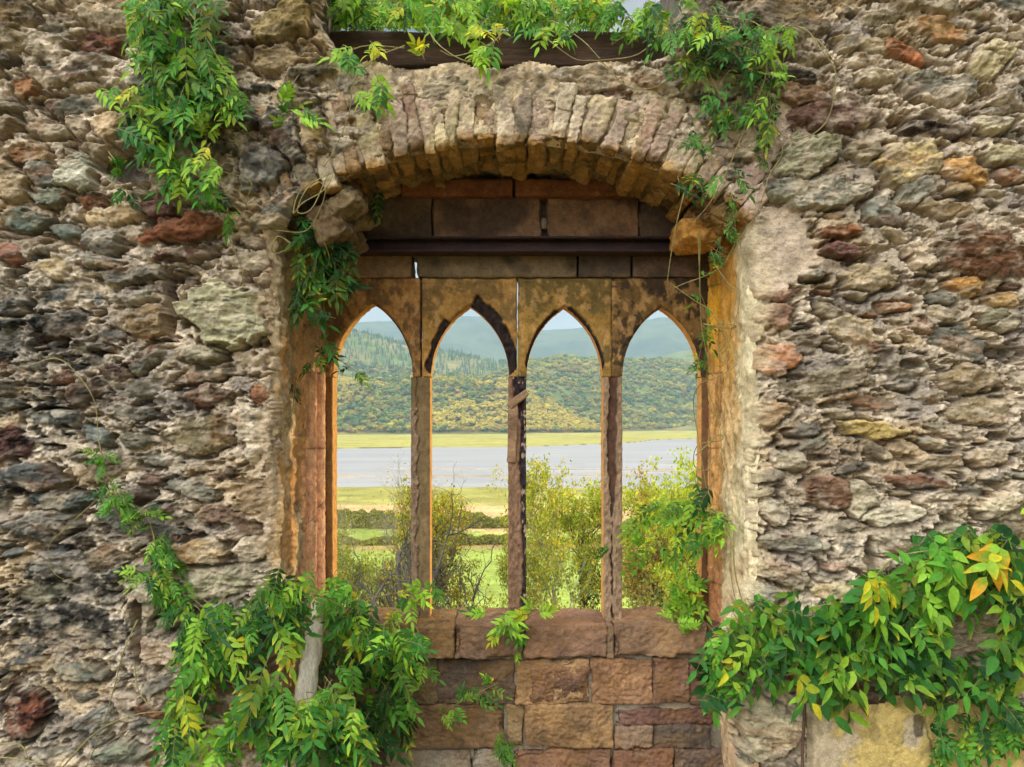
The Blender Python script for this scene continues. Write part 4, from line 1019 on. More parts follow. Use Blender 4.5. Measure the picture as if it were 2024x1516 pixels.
VAR = {
 'gold': [tree_mesh(1, .30, 8400, .0088, pal=GOLD, ivy=0), tree_mesh(2, .27, 6900, .0088, pal=GOLD+OLIVE)],
 'rust': [tree_mesh(3, .26, 6900, .0088, pal=RUST+GOLD, limbs=18), tree_mesh(4, .28, 6720, .0084, pal=RUST)],
 'bare': [tree_mesh(5, .40, 260, .005, .030, .15, limbs=12, twist=.26, pal=OLIVE)],
 'twig': [tree_mesh(6, .24, 900, .005, .010, .25, limbs=30, twist=.08, pal=PALE, up=1.4)],
 'bright': [tree_mesh(7, .34, 13500, .0088, pal=BRIGHT)],
 'ivy': [tree_mesh(8, .28, 6300, .0088, .018, .5, pal=GOLD+BRIGHT, ivy=1800)],
 'bush': [tree_mesh(9, .50, 4200, .016, .016, .05, limbs=12, stems=5, pal=OLIVE+GOLD, twig=False), tree_mesh(10, .50, 4200, .016, .016, .05, limbs=12, stems=5, pal=PALE+OLIVE, twig=False)],
 'rbush': [tree_mesh(11, .50, 3800, .015, .016, .05, limbs=12, stems=5, pal=RUST+OLIVE, twig=False)],
}
MV = {}
for k, l in VAR.items():
    for i, (W, Lf) in enumerate(l):
        mw = W.mesh('trunk'); mw.materials.append(M['palebark' if k in ('twig', 'bush', 'gold') else 'bark']); mf = Lf.mesh('crown', False); mf.materials.append(M['treeleaf']); MV.setdefault(k, []).append((mw, mf))
def plant_tree(name, u, vtop, Y, kind, label, var=0, wide=1.0, cat='tree', group=None, rot=0):
    p = WP(u, vtop, Y); z0 = float(tz(p[0], Y)); h = p[2]-z0
    t = empty(name, (p[0], Y, z0-.1), label=label, cat=cat, group=group); t.scale = (h*wide*.82, h*wide*.82, h); t.rotation_euler.z = rot
    mw, mf = MV[kind][var]
    for nm, me in (('trunk', mw), ('crown', mf)):
        o = bpy.data.objects.new(nm, me); COL.objects.link(o); o.parent = t
TR = [
 ('autumn_tree', 775, 898, 47, 'twig', 'tall tree of pale bare twigs rising against the river in the first light', 0, 1.0),
 ('autumn_tree', 772, 950, 44, 'rust', 'rusty autumn tree behind the first mullion from the left', 0, .85),
 ('autumn_tree', 802, 985, 52, 'rust', 'darker brown tree close against the first mullion', 1, .8),
 ('autumn_tree', 692, 965, 56, 'twig', 'slender sparse tree nearest the left window jamb', 0, .8),
 ('autumn_tree', 668, 1040, 40, 'gold', 'low yellowish tree at the bottom left corner of the window', 1, .8),
 ('autumn_tree', 862, 962, 50, 'rust', 'dark rusty tree on the right of the first mullion', 0, .9),
 ('autumn_tree', 884, 1010, 58, 'gold', 'small golden tree between the first mullion and the bare tree', 1, .5),
 ('bare_tree', 958, 945, 37, 'bare', 'dark leafless tree with twisting branches in the second light', 0, .9),
 ('bare_tree', 925, 1000, 36, 'bare', 'thin leafless tree leaning left of the twisting one', 0, .7),
 ('autumn_tree', 1118, 912, 45, 'gold', 'tall golden green tree in the third light', 0, .8),
 ('autumn_tree', 1078, 985, 42, 'gold', 'lower golden tree beside the second mullion', 1, .5),
 ('autumn_tree', 1165, 950, 50, 'ivy', 'golden tree with an ivy clad trunk behind the third mullion', 0, .9),
 ('autumn_tree', 1252, 930, 44, 'rust', 'rust tipped tree at the left of the fourth light', 1, .9),
 ('autumn_tree', 1296, 945, 50, 'ivy', 'ivy clad tree in the middle of the fourth light', 0, .9),
 ('autumn_tree', 1372, 900, 40, 'bright', 'bright yellow green tree at the right end of the window', 0, .95),
 ('autumn_tree', 1334, 985, 46, 'ivy', 'dark trunked tree between the ivy clad tree and the bright green one', 0, .9),
]
for i, t in enumerate(TR):
    plant_tree(t[0], t[1], t[2], t[3], t[4], t[5], t[6], t[7], rot=i*1.3)
BU = [
 (905, 1170, 34, 'rbush', 'brownish bush low in the second light', 0, .8), (1095, 1165, 32, 'bush', 'pale leaved bush low in the third light', 1, .8), (1285, 1140, 34, 'rbush', 'rust green bush low in the fourth light', 0, .9), (1350, 1120, 36, 'bush', 'olive bush under the bright green tree', 0, .9), (665, 1190, 33, 'rbush', 'brownish bush low beside the left window jamb', 0, .8),]
for i, t in enumerate(BU): plant_tree('bush', t[0], t[1], t[2], t[3], t[4], t[5], t[6], cat='bush', rot=i*2.1)
# field hedges
def hedge(x0, x1, y, h, label, pal, seed):
    r = np.random.RandomState(seed); n = int((x1-x0)*420); x = r.uniform(x0, x1, n); hh_ = h*(.7+.75*fbm(x/5, x*0, 4, seed)); z = hh_*r.rand(n)**.7
    yy2 = y+.03*(x-x0)+r.normal(0, .9, n)*np.sqrt(np.clip(1-(z/(hh_+.01))**2, .05, 1)); c = np.stack([x, yy2, tz(x, yy2)+z], 1)
    a = r.normal(size=(n, 3)); a /= np.linalg.norm(a, axis=1)[:, None]; b_ = np.cross(a, r.normal(size=(n, 3))); b_ /= np.linalg.norm(b_, axis=1)[:, None]; s = .24*r.uniform(.6, 1.3, (n, 1))
    q = np.stack([c-a*s, c+b_*s*.6, c+a*s, c-b_*s*.6], 1).reshape(-1, 3); pl = np.array([lin(k) for k in pal])
    A = Acc(); A.add(q, np.arange(n*4).reshape(-1, 4)); A.c[0] = np.repeat(pl[r.randint(0, len(pl), n)]*r.uniform(.7, 1.2, (n, 1)), 4, axis=0)
    tag(link('hedge', A.mesh('hedge', False), M['treeleaf']), label, 'hedge')
hedge(-130, 70, 166, 3.4, 'dark green hedge dividing the buff reeds from the green strip of field', ((150, 156, 76), (130, 142, 68), (160, 152, 80)), 41)
hedge(-120, 70, 144, 1.6, 'low brownish hedge on the near side of the narrow green strip', ((150, 144, 76), (130, 136, 66)), 42)
# ---------------------------------------------------------------- wisteria
def leaflet(fold=.25, nseg=4):
    ts = np.linspace(0, 1, nseg+1)[1:-1]; wd = np.interp(ts, [0, .22, .45, .75, 1], [0, .85, 1, .6, 0])
    v = [(0, 0, 0)]
    for t, w_ in zip(ts, wd): v += [(t, -w_*.5, fold*w_*.5), (t, 0, 0), (t, w_*.5, fold*w_*.5)]
    v.append((1, 0, 0)); v = np.array(v); n = len(ts)
    tri = [(0, 2, 1), (0, 3, 2)]; quad = []
    for i in range(n-1):
        b = 1+3*i; quad += [(b, b+1, b+4, b+3), (b+1, b+2, b+5, b+4)]
    e = 1+3*(n-1); tri += [(e, e+1, e+3), (e+1, e+2, e+3)]
    return v, np.array(tri), np.array(quad)
LV, LT, LQ = leaflet(nseg=5)
rp = np.random.RandomState(21)
class Plant:
    def __init__(s, seed): s.r = np.random.RandomState(seed); s.v = []; s.t = []; s.q = []; s.c = []; s.n = 0; s.st = Acc()
    def leaf(s, p, d, nrm, L, pairs, ll, lw, col, tip, tipamt, droop=.35):
        """one pinnate leaf: rachis from p along d, blade facing nrm"""
        r = s.r; d = d/np.linalg.norm(d); nrm = nrm-d*nrm.dot(d); nrm /= np.linalg.norm(nrm)+1e-9; b = np.cross(nrm, d)
        L, ll, lw = L*LS, ll*LS, lw*LS
        yel = .8 if col[0] > .4 else (.4*r.rand()**7)
        if yel == .8: col = G3*r.uniform(.8, 1.1)
        spots = [(1.0, 0)]
        for k in range(pairs):
            t = .28+.68*(k+.0)/max(pairs, 1)
            spots += [(t, 1), (t+.02, -1)]
        nL = len(spots); nv = len(LV)
        V_ = np.empty((nL, nv, 3)); C_ = np.empty((nL, nv, 3))
        for i, (t, sd_) in enumerate(spots):
            ang = 0 if sd_ == 0 else sd_*R(r.uniform(48, 70)-12*t); sc_ = ll*(1.12 if sd_ == 0 else np.interp(t, [.2, .5, 1], [.82, 1, .86]))*r.uniform(.88, 1.12)
            ld = d*math.cos(ang)+b*math.sin(ang); lb = np.cross(nrm, ld)
            ln = nrm+lb*r.normal(0, .3)+ld*r.normal(0, .15)
            x, y, z = LV[:, 0]*sc_, LV[:, 1]*lw*r.uniform(.85, 1.15), LV[:, 2]*lw
            z = z-x*x/sc_*r.uniform(.0, .5)+.06*lw*np.sin(LV[:, 0]*17+r.rand()*6)*np.abs(LV[:, 1])*2
            V_[i] = p+d*L*t+x[:, None]*ld+y[:, None]*np.cross(ln, ld)+z[:, None]*ln
            V_[i, :, 2] -= droop*(x*x/sc_*.35+(L*t)**2/L*.8)
            tt = np.clip((LV[:, 0]-(1-tipamt*r.uniform(.4, 1.3)))*2.2+np.abs(LV[:, 1])*tipamt*1.1, 0, 1)[:, None]
            ym = np.clip(yel*r.uniform(.1, 1.3), 0, .9); cc_ = (col*(1-ym)+tip*ym*r.uniform(.8, 1))*r.uniform(.72, 1.22)
            C_[i] = cc_*(1-tt)+tip*tt
        V_ = V_.reshape(-1, 3); 
        off = s.n+np.arange(nL)*nv
        s.v.append(V_); s.c.append(C_.reshape(-1, 3)); s.t.append((LT[None]+off[:, None, None]).reshape(-1, 3)); s.q.append((LQ[None]+off[:, None, None]).reshape(-1, 4)); s.n += nL*nv
        q = p+d[None]*L*np.linspace(0, 1, 5)[:, None]; q[:, 2] -= droop*(L*np.linspace(0, 1, 5))**2/L*.8
        v, f, _ = tube(q, [.0016, .0014, .0012, .001, .0008], 3, 1); s.st.add(v, f)
    def stem(s, pts, r0=.003, r1=.0015, wob=.006):
        P = np.array([WP(*q) for q in pts]); P[1:-1] += s.r.normal(0, wob, (len(P)-2, 3))*(1, .6, 1)
        v, f, C_ = tube(P, np.linspace(r0, r1, len(P)), 6, 8); s.st.add(v, f); return C_
    def finish(s, label, seed_name='wisteria', cat='climber'):
        o = empty(seed_name, tuple(np.vstack(s.v).mean(0)), label=label, cat=cat)
        me = mesh_np('foliage', np.vstack(s.v), [np.vstack(s.t), np.vstack(s.q)], np.clip(np.vstack(s.c), .005, .9)); link('foliage', me, M['leaf'], o)
        link('stem', s.st.mesh('stem'), M['vine'], o)
G1, G2, G3, G4 = (lin(c) for c in ((58, 112, 42), (84, 140, 46), (132, 174, 54), (36, 76, 36)))
LS, NS = .84, .76      # overall leaf size and count
YL, OR = lin((206, 192, 48)), lin((214, 152, 36))
def pick(r, ws, cols=None):
    c = [G4, G1, G2, G3, YL, OR]; ws = np.array(ws, float); return c[r.choice(6, p=ws/ws.sum())]
def fill(pl, spots, ws, L=.17, ll=.062, lw=.021, pairs=(4, 6), tips=(.0, .3), yoff=(-.05, -.22), up=0., side=0., dens=1.):
    """spots: (u, v, radius_u, radius_v, count, Y)"""
    r = pl.r
    for (u, v, ru, rv_, n, Y) in spots:
        anchor = WP(u, v, Y)
        for _ in range(int(round(n*dens*NS))):
            a = r.rand()*6.28; q = math.sqrt(r.rand()); du, dv = ru*q*math.cos(a), rv_*q*math.sin(a)
            y = Y+r.uniform(min(yoff), max(yoff))
            p = WP(u+du, v+dv, y)
            d = np.array((r.normal(side+.6*du/max(ru, 1), .5), r.normal(-.25, .22), r.normal(-.5+up*1.5, .36)))
            nrm = np.array((r.normal(0, .22), -1.0, r.normal(.6, .22)))
            Lx = L*r.uniform(.7, 1.25); s_ = Lx/L
            c = pick(r, ws); tp = tips[1]*r.rand()**1.5*1.4 if r.rand() < .5 else 0
            p = p-d/np.linalg.norm(d)*Lx*.6+np.array((0, 0, .02))
            pl.leaf(p, d, nrm, Lx, r.randint(*pairs)+0, ll*s_, lw*s_, c*r.uniform(.8, 1.2), YL if r.rand() < .98 else OR, tp)
            if r.rand() < .35:      # stalk back towards the wall
                m_ = (p+anchor)/2+r.normal(0, .03, 3); vv_, f_, _ = tube([anchor+r.normal(0, .02, 3), m_, p], .0014, 4, 4); pl.st.add(vv_, f_)
def along(pl, pts, n, ws, **k):
    C_ = pl.stem(pts, k.pop('r0', .003), k.pop('r1', .0015)); r = pl.r
    L = k.get('L', .15)
    for _ in range(n):
        i = r.randint(2, len(C_)-1); p = C_[i]; t = C_[i]-C_[i-1]; t /= np.linalg.norm(t)+1e-9
        d = t*.35+np.array((r.normal(0, .8), r.normal(-.35, .3), r.normal(-.2+k.get('up', 0), .5)))
        Lx = L*r.uniform(.6, 1.2); s_ = Lx/L
        pl.leaf(p, d, np.array((r.normal(0, .35), -1, r.normal(.7, .35))), Lx, r.randint(*k.get('pairs', (3, 6))), k.get('ll', .055)*s_, k.get('lw', .019)*s_,
                pick(r, ws)*r.uniform(.8, 1.2), YL, k.get('tips', .2)*r.rand()*1.4)
W_MID = (1.6, 3, 2.8, 1.7, .12, .01); W_DARK = (4, 3, .6, .1, 0, 0); W_LIGHT = (.2, 1.5, 3, 3, .4, .12); W_YEL = (0, .2, 1, 4, 3, .3)
# top-left hanging mass
p = Plant(1)
fill(p, [(320, 10, 44, 30, 26, 0), (400, 40, 40, 50, 14, 0), (310, 110, 50, 50, 30, 0), (390, 130, 55, 45, 34, 0), (350, 190, 70, 40, 40, 0), (440, 200, 50, 40, 26, 0), (290, 240, 45, 40, 20, 0),
         (360, 250, 60, 30, 22, 0), (300, 300, 30, 40, 14, 0), (345, 350, 20, 40, 10, 0), (330, 160, 90, 100, 20, .03)], W_MID, L=.16)
fill(p, [(290, 40, 40, 60, 18, -.05), (235, 195, 25, 12, 4, -.03), (345, 310, 30, 40, 8, -.05), (395, 330, 25, 20, 5, -.08), (415, 370, 15, 25, 5, -.1)], W_LIGHT, L=.15)
for q in ([(360, -20, -.02), (370, 40, -.1), (410, 110, -.14), (450, 170, -.12), (490, 225, -.1)], [(340, -20, -.02), (372, 30, -.16), (420, 100, -.18), (470, 180, -.16), (480, 200, -.1)],
          [(325, 190, -.1), (325, 240, -.12), (370, 272, -.12), (420, 330, -.1), (490, 358, -.08), (494, 385, -.08), (480, 430, -.05), (430, 470, -.03)],
          [(215, 300, -.02), (232, 330, -.06), (222, 375, -.05)], [(255, 160, -.04), (258, 220, -.06), (275, 262, -.04)], [(450, 410, -.04), (450, 460, -.04), (478, 540, -.03), (470, 570, -.02)]):
    p.stem(q)
along(p, [(215, 310, -.02), (240, 340, -.07), (255, 390, -.06)], 5, W_DARK, L=.1)
along(p, [(420, 370, -.1), (440, 410, -.08), (510, 440, -.06)], 5, W_MID, L=.09)
p.finish('thick green wisteria cascade hanging down the wall at the upper left of the arch')
# along the head of the wall
p = Plant(2)
fill(p, [(690, 10, 44, 24, 26, .40), (790, 14, 44, 24, 24, .4), (880, 12, 54, 26, 30, .4), (970, 10, 50, 24, 26, .4), (1060, 22, 44, 18, 20, .4), (1140, 12, 44, 22, 22, .4), (1215, 32, 26, 14, 10, .4), (1290, 40, 30, 26, 18, .3),
         (760, 0, 90, 26, 34, .95), (900, -4, 110, 24, 40, .95), (1060, 0, 110, 22, 36, .95), (1180, 4, 50, 24, 16, .95), (1000, 16, 200, 14, 30, 1.0), (760, 26, 100, 14, 20, 1.0), (740, 44, 80, 12, 30, .72), (880, 46, 90, 12, 32, .72), (1020, 46, 90, 12, 32, .72), (1140, 46, 80, 12, 26, .72), (860, -14, 100, 20, 16, .5), (1060, -12, 100, 16, 16, .5), (920, 50, 60, 12, 8, .3), (1080, 60, 60, 12, 6, .3), (1240, 66, 30, 10, 5, .3)], W_LIGHT, L=.14, ll=.052, lw=.019, up=.15, yoff=(-.12, .12), dens=1.9)
fill(p, [(850, 20, 90, 20, 18, .3), (720, 10, 60, 20, 9, .4), (930, 60, 50, 14, 6, .2)], (0, .3, 1, 3, 2, .3), L=.12, up=.1, dens=.6)
fill(p, [(740, 110, 14, 14, 2, .1), (835, 100, 24, 12, 3, .1), (960, 62, 30, 10, 4, .1)], (0, 0, 0, 0, 2, 3), L=.10)
fill(p, [(680, 115, 22, 18, 6, .0), (735, 190, 28, 22, 8, -.02), (560, 180, 14, 10, 3, -.02), (600, 235, 18, 22, 4, -.02), (955, 108, 26, 16, 6, .05), (1090, 70, 30, 20, 6, .0)], (.5, 2, 3, 2, .1, 0), L=.13)
for q in ([(840, 50, .05), (870, 90, -.02), (915, 118, -.04), (960, 120, -.02)], [(1060, 60, 0), (1110, 100, -.03), (1145, 120, -.04), (1190, 122, -.03), (1240, 172, -.05), (1290, 172, -.05), (1330, 150, -.04)],
          [(1090, 40, 0), (1150, 80, -.04), (1185, 115, -.06)], [(590, 250, -.02), (575, 200, -.03), (590, 150, -.04), (640, 120, -.05), (720, 90, -.04), (800, 95, -.02)],
          [(800, 90, .0), (740, 120, -.04), (700, 160, -.05), (690, 230, -.06), (660, 300, -.06), (640, 330, -.07)],
          [(650, 340, -.07), (620, 410, -.1), (590, 420, -.1), (610, 370, -.1), (655, 345, -.1), (640, 380, -.12), (600, 400, -.12), (578, 420, -.12), (590, 380, -.1), (625, 360, -.1), (645, 380, -.1), (625, 430, -.08), (600, 458, -.06), (545, 455, -.05)],
          [(615, 440, -.06), (640, 480, .0), (650, 520, .1), (620, 548, .2), (600, 552, .2)], [(575, 480, -.03), (550, 472, -.04), (535, 490, -.03), (550, 500, -.02), (572, 490, -.02), (560, 470, -.02)],
          [(1000, 60, 0), (960, 90, -.02), (900, 110, 0), (870, 100, 0)], [(1310, 60, -.05), (1260, 110, -.03), (1180, 120, .0)]):
    p.stem(q, .003, .0018, .004)
along(p, [(580, 270, -.02), (570, 220, -.03), (585, 170, -.03)], 5, W_MID, L=.09)
p.finish('light green wisteria with yellow leaves sprawling over the dark timber above the arch')
# hanging right of the arch
p = Plant(3)
fill(p, [(1310, 60, 50, 40, 40, 0), (1370, 50, 60, 45, 50, 0), (1440, 60, 50, 45, 34, 0), (1400, 110, 60, 40, 40, 0), (1470, 120, 50, 50, 34, 0), (1360, 140, 40, 30, 18, 0), (1480, 200, 30, 50, 24, 0),
         (1420, 200, 40, 40, 20, 0), (1440, 250, 40, 30, 16, 0), (1385, 280, 30, 30, 14, 0), (1500, 260, 20, 50, 10, 0), (1390, 360, 22, 26, 10, -.02), (1350, 385, 10, 20, 4, 0), (1460, 370, 22, 30, 8, -.02)],
     (4, 3, 1.6, .5, .05, .0), L=.10, ll=.044, lw=.016, pairs=(2, 5), dens=.55)
fill(p, [(1385, 70, 70, 30, 16, -.08), (1510, 70, 30, 12, 4, -.05), (1550, 60, 20, 8, 3, -.05), (1515, 90, 14, 20, 5, -.05), (1560, 85, 16, 8, 3, -.04), (1545, 155, 10, 8, 3, -.04)], W_LIGHT, L=.12, ll=.045, lw=.015)
fill(p, [(1500, 130, 30, 70, 60, .0), (1520, 220, 14, 60, 40, .0), (1510, 300, 16, 40, 26, .0), (1445, 440, 10, 50, 30, -.02), (1420, 510, 14, 30, 16, -.02)], (3, 2, .6, .2, 0, 0), L=.05, ll=.02, lw=.010, pairs=(2, 4), yoff=(-.03, -.1))
for q in ([(1340, 40, -.04), (1390, 90, -.12), (1400, 140, -.12), (1440, 210, -.12), (1470, 250, -.08)], [(1420, 30, -.05), (1490, 40, -.12), (1515, 80, -.14), (1510, 150, -.14), (1480, 230, -.12), (1440, 330, -.12), (1400, 400, -.1), (1370, 440, -.1)],
          [(1540, 50, -.05), (1590, 60, -.12), (1625, 95, -.14), (1647, 140, -.14), (1650, 190, -.12), (1632, 240, -.1), (1600, 268, -.1), (1560, 272, -.08), (1530, 245, -.08), (1520, 180, -.08)],
          [(1510, 90, -.1), (1560, 50, -.12), (1620, 80, -.12), (1640, 110, -.14), (1645, 118, -.12)], [(1530, 250, -.08), (1545, 300, -.08), (1520, 350, -.08), (1495, 420, -.07), (1455, 480, -.03)],
          [(1515, 300, -.08), (1512, 280, -.1), (1530, 275, -.1), (1540, 300, -.08)], [(1355, 370, -.04), (1335, 450, .0), (1325, 540, .08), (1322, 560, .1)],
          [(1325, 560, .1), (1370, 590, .12), (1410, 620, .1), (1448, 690, .05), (1455, 720, .02), (1420, 745, .06), (1385, 760, .15), (1370, 800, .3), (1385, 900, .35), (1400, 990, .35)],
          [(1380, 460, -.02), (1385, 540, .05), (1388, 640, .15), (1400, 720, .2), (1395, 760, .3), (1420, 850, .3), (1425, 960, .3)], [(1455, 480, -.03), (1420, 530, .05), (1350, 560, .1), (1330, 570, .1)],
          [(1410, 520, .05), (1440, 560, .02), (1460, 585, .0), (1450, 640, .02), (1420, 700, .1)], [(1390, 640, .1), (1440, 650, .05), (1455, 645, .02), (1420, 640, .06), (1400, 650, .1)],
          [(1425, 700, .1), (1440, 690, .06), (1430, 715, .06), (1420, 690, .06), (1428, 680, .06)], [(1375, 900, .3), (1420, 860, .3), (1425, 870, .3), (1380, 880, .3), (1374, 920, .3), (1395, 928, .3), (1420, 900, .3)]):
    p.stem(q, .003, .0018, .004)
along(p, [(1385, 455, 0), (1386, 540, .05), (1390, 640, .15), (1398, 700, .2)], 9, (0, 2, 2, 1, .1, 0), L=.06, ll=.04, lw=.018, pairs=(0, 2))
along(p, [(1400, 620, .2), (1385, 690, .4), (1375, 735, .45)], 9, (1, 2, 2, 2, .5, 0), L=.09, ll=.04, lw=.016, pairs=(2, 4))
p.finish('dark green climber with looping tendrils hanging from the right end of the arch')
# in the upper left corner of the window
p = Plant(4)
fill(p, [(620, 480, 30, 30, 14, .15), (660, 510, 34, 36, 20, .2), (605, 545, 26, 26, 12, .15), (640, 560, 30, 24, 10, .2), (680, 560, 14, 20, 6, .25), (600, 600, 24, 26, 9, .15), (625, 625, 14, 12, 4, .15), (745, 410, 10, 14, 4, .35), (610, 450, 20, 16, 8, .1)],
     (4, 4, 1.2, .2, 0, 0), L=.15, ll=.062, lw=.021, yoff=(0, -.08))
along(p, [(640, 640, .2), (640, 680, .25), (625, 710, .3), (590, 750, .3)], 5, (1, 3, 2, .5, 0, 0), L=.10)
along(p, [(632, 700, .35), (665, 705, .4), (705, 735, .42)], 5, (3, 2, 0, 0, 0, 0), L=.1, pairs=(3, 5))
along(p, [(585, 745, .3), (575, 800, .28), (570, 860, .28)], 9, (3, 1, 0, 0, 0, 0), L=.05, ll=.022, lw=.009)
for q in ([(615, 440, -.02), (640, 500, .14), (626, 590, .18), (632, 700, .32), (640, 704, .36), (665, 705, .4)], [(632, 700, .33), (620, 715, .31), (590, 750, .3), (585, 745, .3)], [(640, 500, .14), (640, 600, .18), (640, 640, .2)]): p.stem(q)
p.finish('dark green leafy climber in the upper left corner of the window')
# straggling up the left wall
p = Plant(5)
p.stem([(60, 722, -.02), (110, 715, -.04), (150, 740, -.05), (190, 795, -.05), (197, 870, -.05), (210, 940, -.05)])
p.stem([(200, 980, -.02), (130, 1040, -.05), (98, 1085, -.05), (110, 1130, -.04), (165, 1160, -.03)], .002, .001)
for q, n in (([(195, 870, -.05), (212, 930, -.06), (230, 975, -.06), (262, 1000, -.06), (290, 1012, -.05)], 22), ([(222, 960, -.05), (225, 985, -.06), (240, 1040, -.05)], 10), ([(270, 1000, -.05), (295, 1030, -.06), (305, 1060, -.06), (318, 1110, -.06), (335, 1160, -.06), (350, 1210, -.06)], 24),
             ([(330, 1140, -.06), (300, 1130, -.07), (270, 1125, -.05)], 10)):
    along(p, q, n, (1, 3, 3, 1, 0, 0), L=.095, ll=.036, lw=.012, pairs=(4, 7))
fill(p, [(315, 1090, 22, 22, 9, 0), (330, 1130, 30, 26, 12, 0), (340, 1180, 36, 24, 16, 0), (350, 1215, 30, 24, 12, 0)], (1.5, 3, 2, .6, 0, 0), L=.10, ll=.042, lw=.015, yoff=(-.03, -.1))
p.finish('thin straggling wisteria shoot climbing the left part of the wall')
# large mass at the lower left
p = Plant(6); NS = .5
fill(p, [(370, 1255, 36, 30, 20, 0), (400, 1290, 40, 40, 34, 0), (460, 1270, 50, 40, 36, 0), (510, 1230, 40, 34, 26, -.02), (560, 1220, 40, 34, 34, -.03), (590, 1180, 30, 20, 18, -.03), (540, 1180, 30, 30, 14, -.03), (450, 1320, 30, 20, 12, 0), (390, 1350, 30, 34, 24, 0),
         (350, 1420, 36, 34, 22, 0), (340, 1480, 40, 30, 20, 0), (430, 1220, 30, 20, 10, 0)], W_MID, L=.17)
fill(p, [(530, 1395, 46, 36, 36, -.12), (625, 1430, 56, 30, 44, -.14), (660, 1440, 44, 40, 40, -.12), (600, 1470, 80, 36, 50, -.12), (500, 1430, 50, 40, 30, -.1), (660, 1395, 30, 16, 14, -.1), (420, 1500, 60, 24, 14, -.05), (700, 1490, 40, 24, 14, -.05)], (1, 3, 3.4, 1.4, .12, .05), L=.19, ll=.072, lw=.024)
fill(p, [(460, 1290, 30, 16, 5, -.12), (560, 1290, 20, 16, 3, -.12), (370, 1425, 30, 20, 4, -.12)], (0, 0, 1, 2, 3, .3), L=.16)
fill(p, [(660, 1190, 30, 24, 22, .2), (690, 1230, 40, 26, 30, .2), (730, 1260, 50, 24, 30, .2), (780, 1270, 40, 14, 12, .15), (820, 1280, 20, 8, 4, .12)], (1, 3, 3, 2, .4, 0), L=.15, ll=.06, lw=.02)
fill(p, [(700, 1300, 60, 40, 34, .38), (760, 1330, 50, 40, 30, .38), (730, 1390, 70, 50, 40, .36), (700, 1460, 60, 50, 40, .36), (780, 1440, 40, 40, 16, .38), (680, 1340, 50, 70, 26, .3)], (4, 2.4, .4, .05, .05, .05), L=.15, ll=.06, lw=.021)
fill(p, [(700, 1340, 40, 16, 6, .1), (740, 1290, 40, 12, 6, .1), (815, 1300, 16, 20, 4, .2), (800, 1340, 26, 30, 6, .25), (770, 1400, 30, 20, 5, .3), (810, 1405, 20, 14, 4, .3)], (.4, 2, 3, 1, .3, .3), L=.13)
for q in ([(272, 1225, -.03), (245, 1290, -.08), (225, 1360, -.08), (200, 1450, -.06), (170, 1516, -.04)], [(265, 1310, -.03), (275, 1360, -.08), (300, 1400, -.1)], [(120, 1520, -.06), (190, 1450, -.1), (270, 1415, -.12), (330, 1405, -.1)],
          [(0, 1470, -.05), (40, 1478, -.08), (60, 1510, -.08)], [(-20, 1495, -.05), (40, 1505, -.1), (90, 1512, -.1)], [(380, 1440, -.1), (430, 1438, -.12), (450, 1445, -.1)], [(400, 1516, -.05), (408, 1460, -.1), (430, 1430, -.1)],
          [(480, 1220, -.1), (560, 1190, -.15), (640, 1180, -.1), (720, 1230, .1)], [(760, 1240, .25), (740, 1290, .25), (700, 1330, .2), (690, 1370, .15)], [(330, 1300, -.05), (420, 1330, -.1), (520, 1380, -.15)]):
    p.stem(q, .0034, .0018)
p.finish('largest mass of bright green wisteria spilling over the wall at the lower left')
# large mass at the lower right: broader leaflets with yellow rims
p = Plant(7); NS = .68
K = dict(ll=.092, lw=.041, pairs=(2, 4), tips=(0, .34), yoff=(-.04, -.2), dens=.78)
fill(p, [(1880, 1080, 60, 22, 18, 0), (1960, 1090, 60, 30, 24, 0), (1830, 1130, 50, 30, 20, 0), (1900, 1150, 60, 40, 26, 0), (1980, 1170, 50, 40, 24, 0), (1750, 1180, 50, 36, 22, 0), (1820, 1200, 60, 36, 26, 0), (1700, 1230, 60, 34, 24, 0),
         (1780, 1260, 60, 34, 24, 0), (1840, 1250, 40, 30, 12, 0), (1640, 1260, 50, 34, 22, 0), (1700, 1310, 60, 34, 22, 0), (1620, 1320, 50, 40, 22, 0), (1760, 1330, 60, 24, 16, 0), (1640, 1370, 50, 30, 16, 0), (1990, 1230, 30, 30, 8, 0), (2000, 1290, 30, 40, 12, 0)],
     (.9, 2.8, 3.4, 1.6, .15, .02), L=.15, **K)
fill(p, [(1850, 1330, 60, 26, 12, 0), (1930, 1330, 60, 40, 16, 0), (1900, 1380, 60, 30, 12, 0), (1990, 1380, 40, 40, 12, 0), (2060, 1200, 50, 200, 34, 0), (1820, 1350, 90, 30, 10, .02)], (2, 3, 2, .6, .1, .02), L=.14, **K)
K2 = dict(ll=.074, lw=.030, pairs=(2, 4), tips=(0, .25), yoff=(-.04, -.2), dens=.75)
fill(p, [(1470, 1240, 40, 30, 18, .0), (1520, 1250, 40, 34, 22, 0), (1580, 1240, 40, 34, 18, 0), (1440, 1290, 40, 30, 20, .0), (1500, 1310, 50, 34, 24, 0), (1560, 1310, 40, 30, 18, 0), (1430, 1340, 36, 30, 18, .02), (1500, 1360, 50, 24, 12, 0), (1410, 1390, 24, 24, 10, .02),
         (1400, 1330, 24, 30, 10, .05), (1500, 1210, 30, 16, 6, 0), (1650, 1210, 30, 20, 8, 0), (1560, 1200, 20, 14, 4, 0)], (1, 3, 3, 1.6, .15, .02), L=.15, **K2)
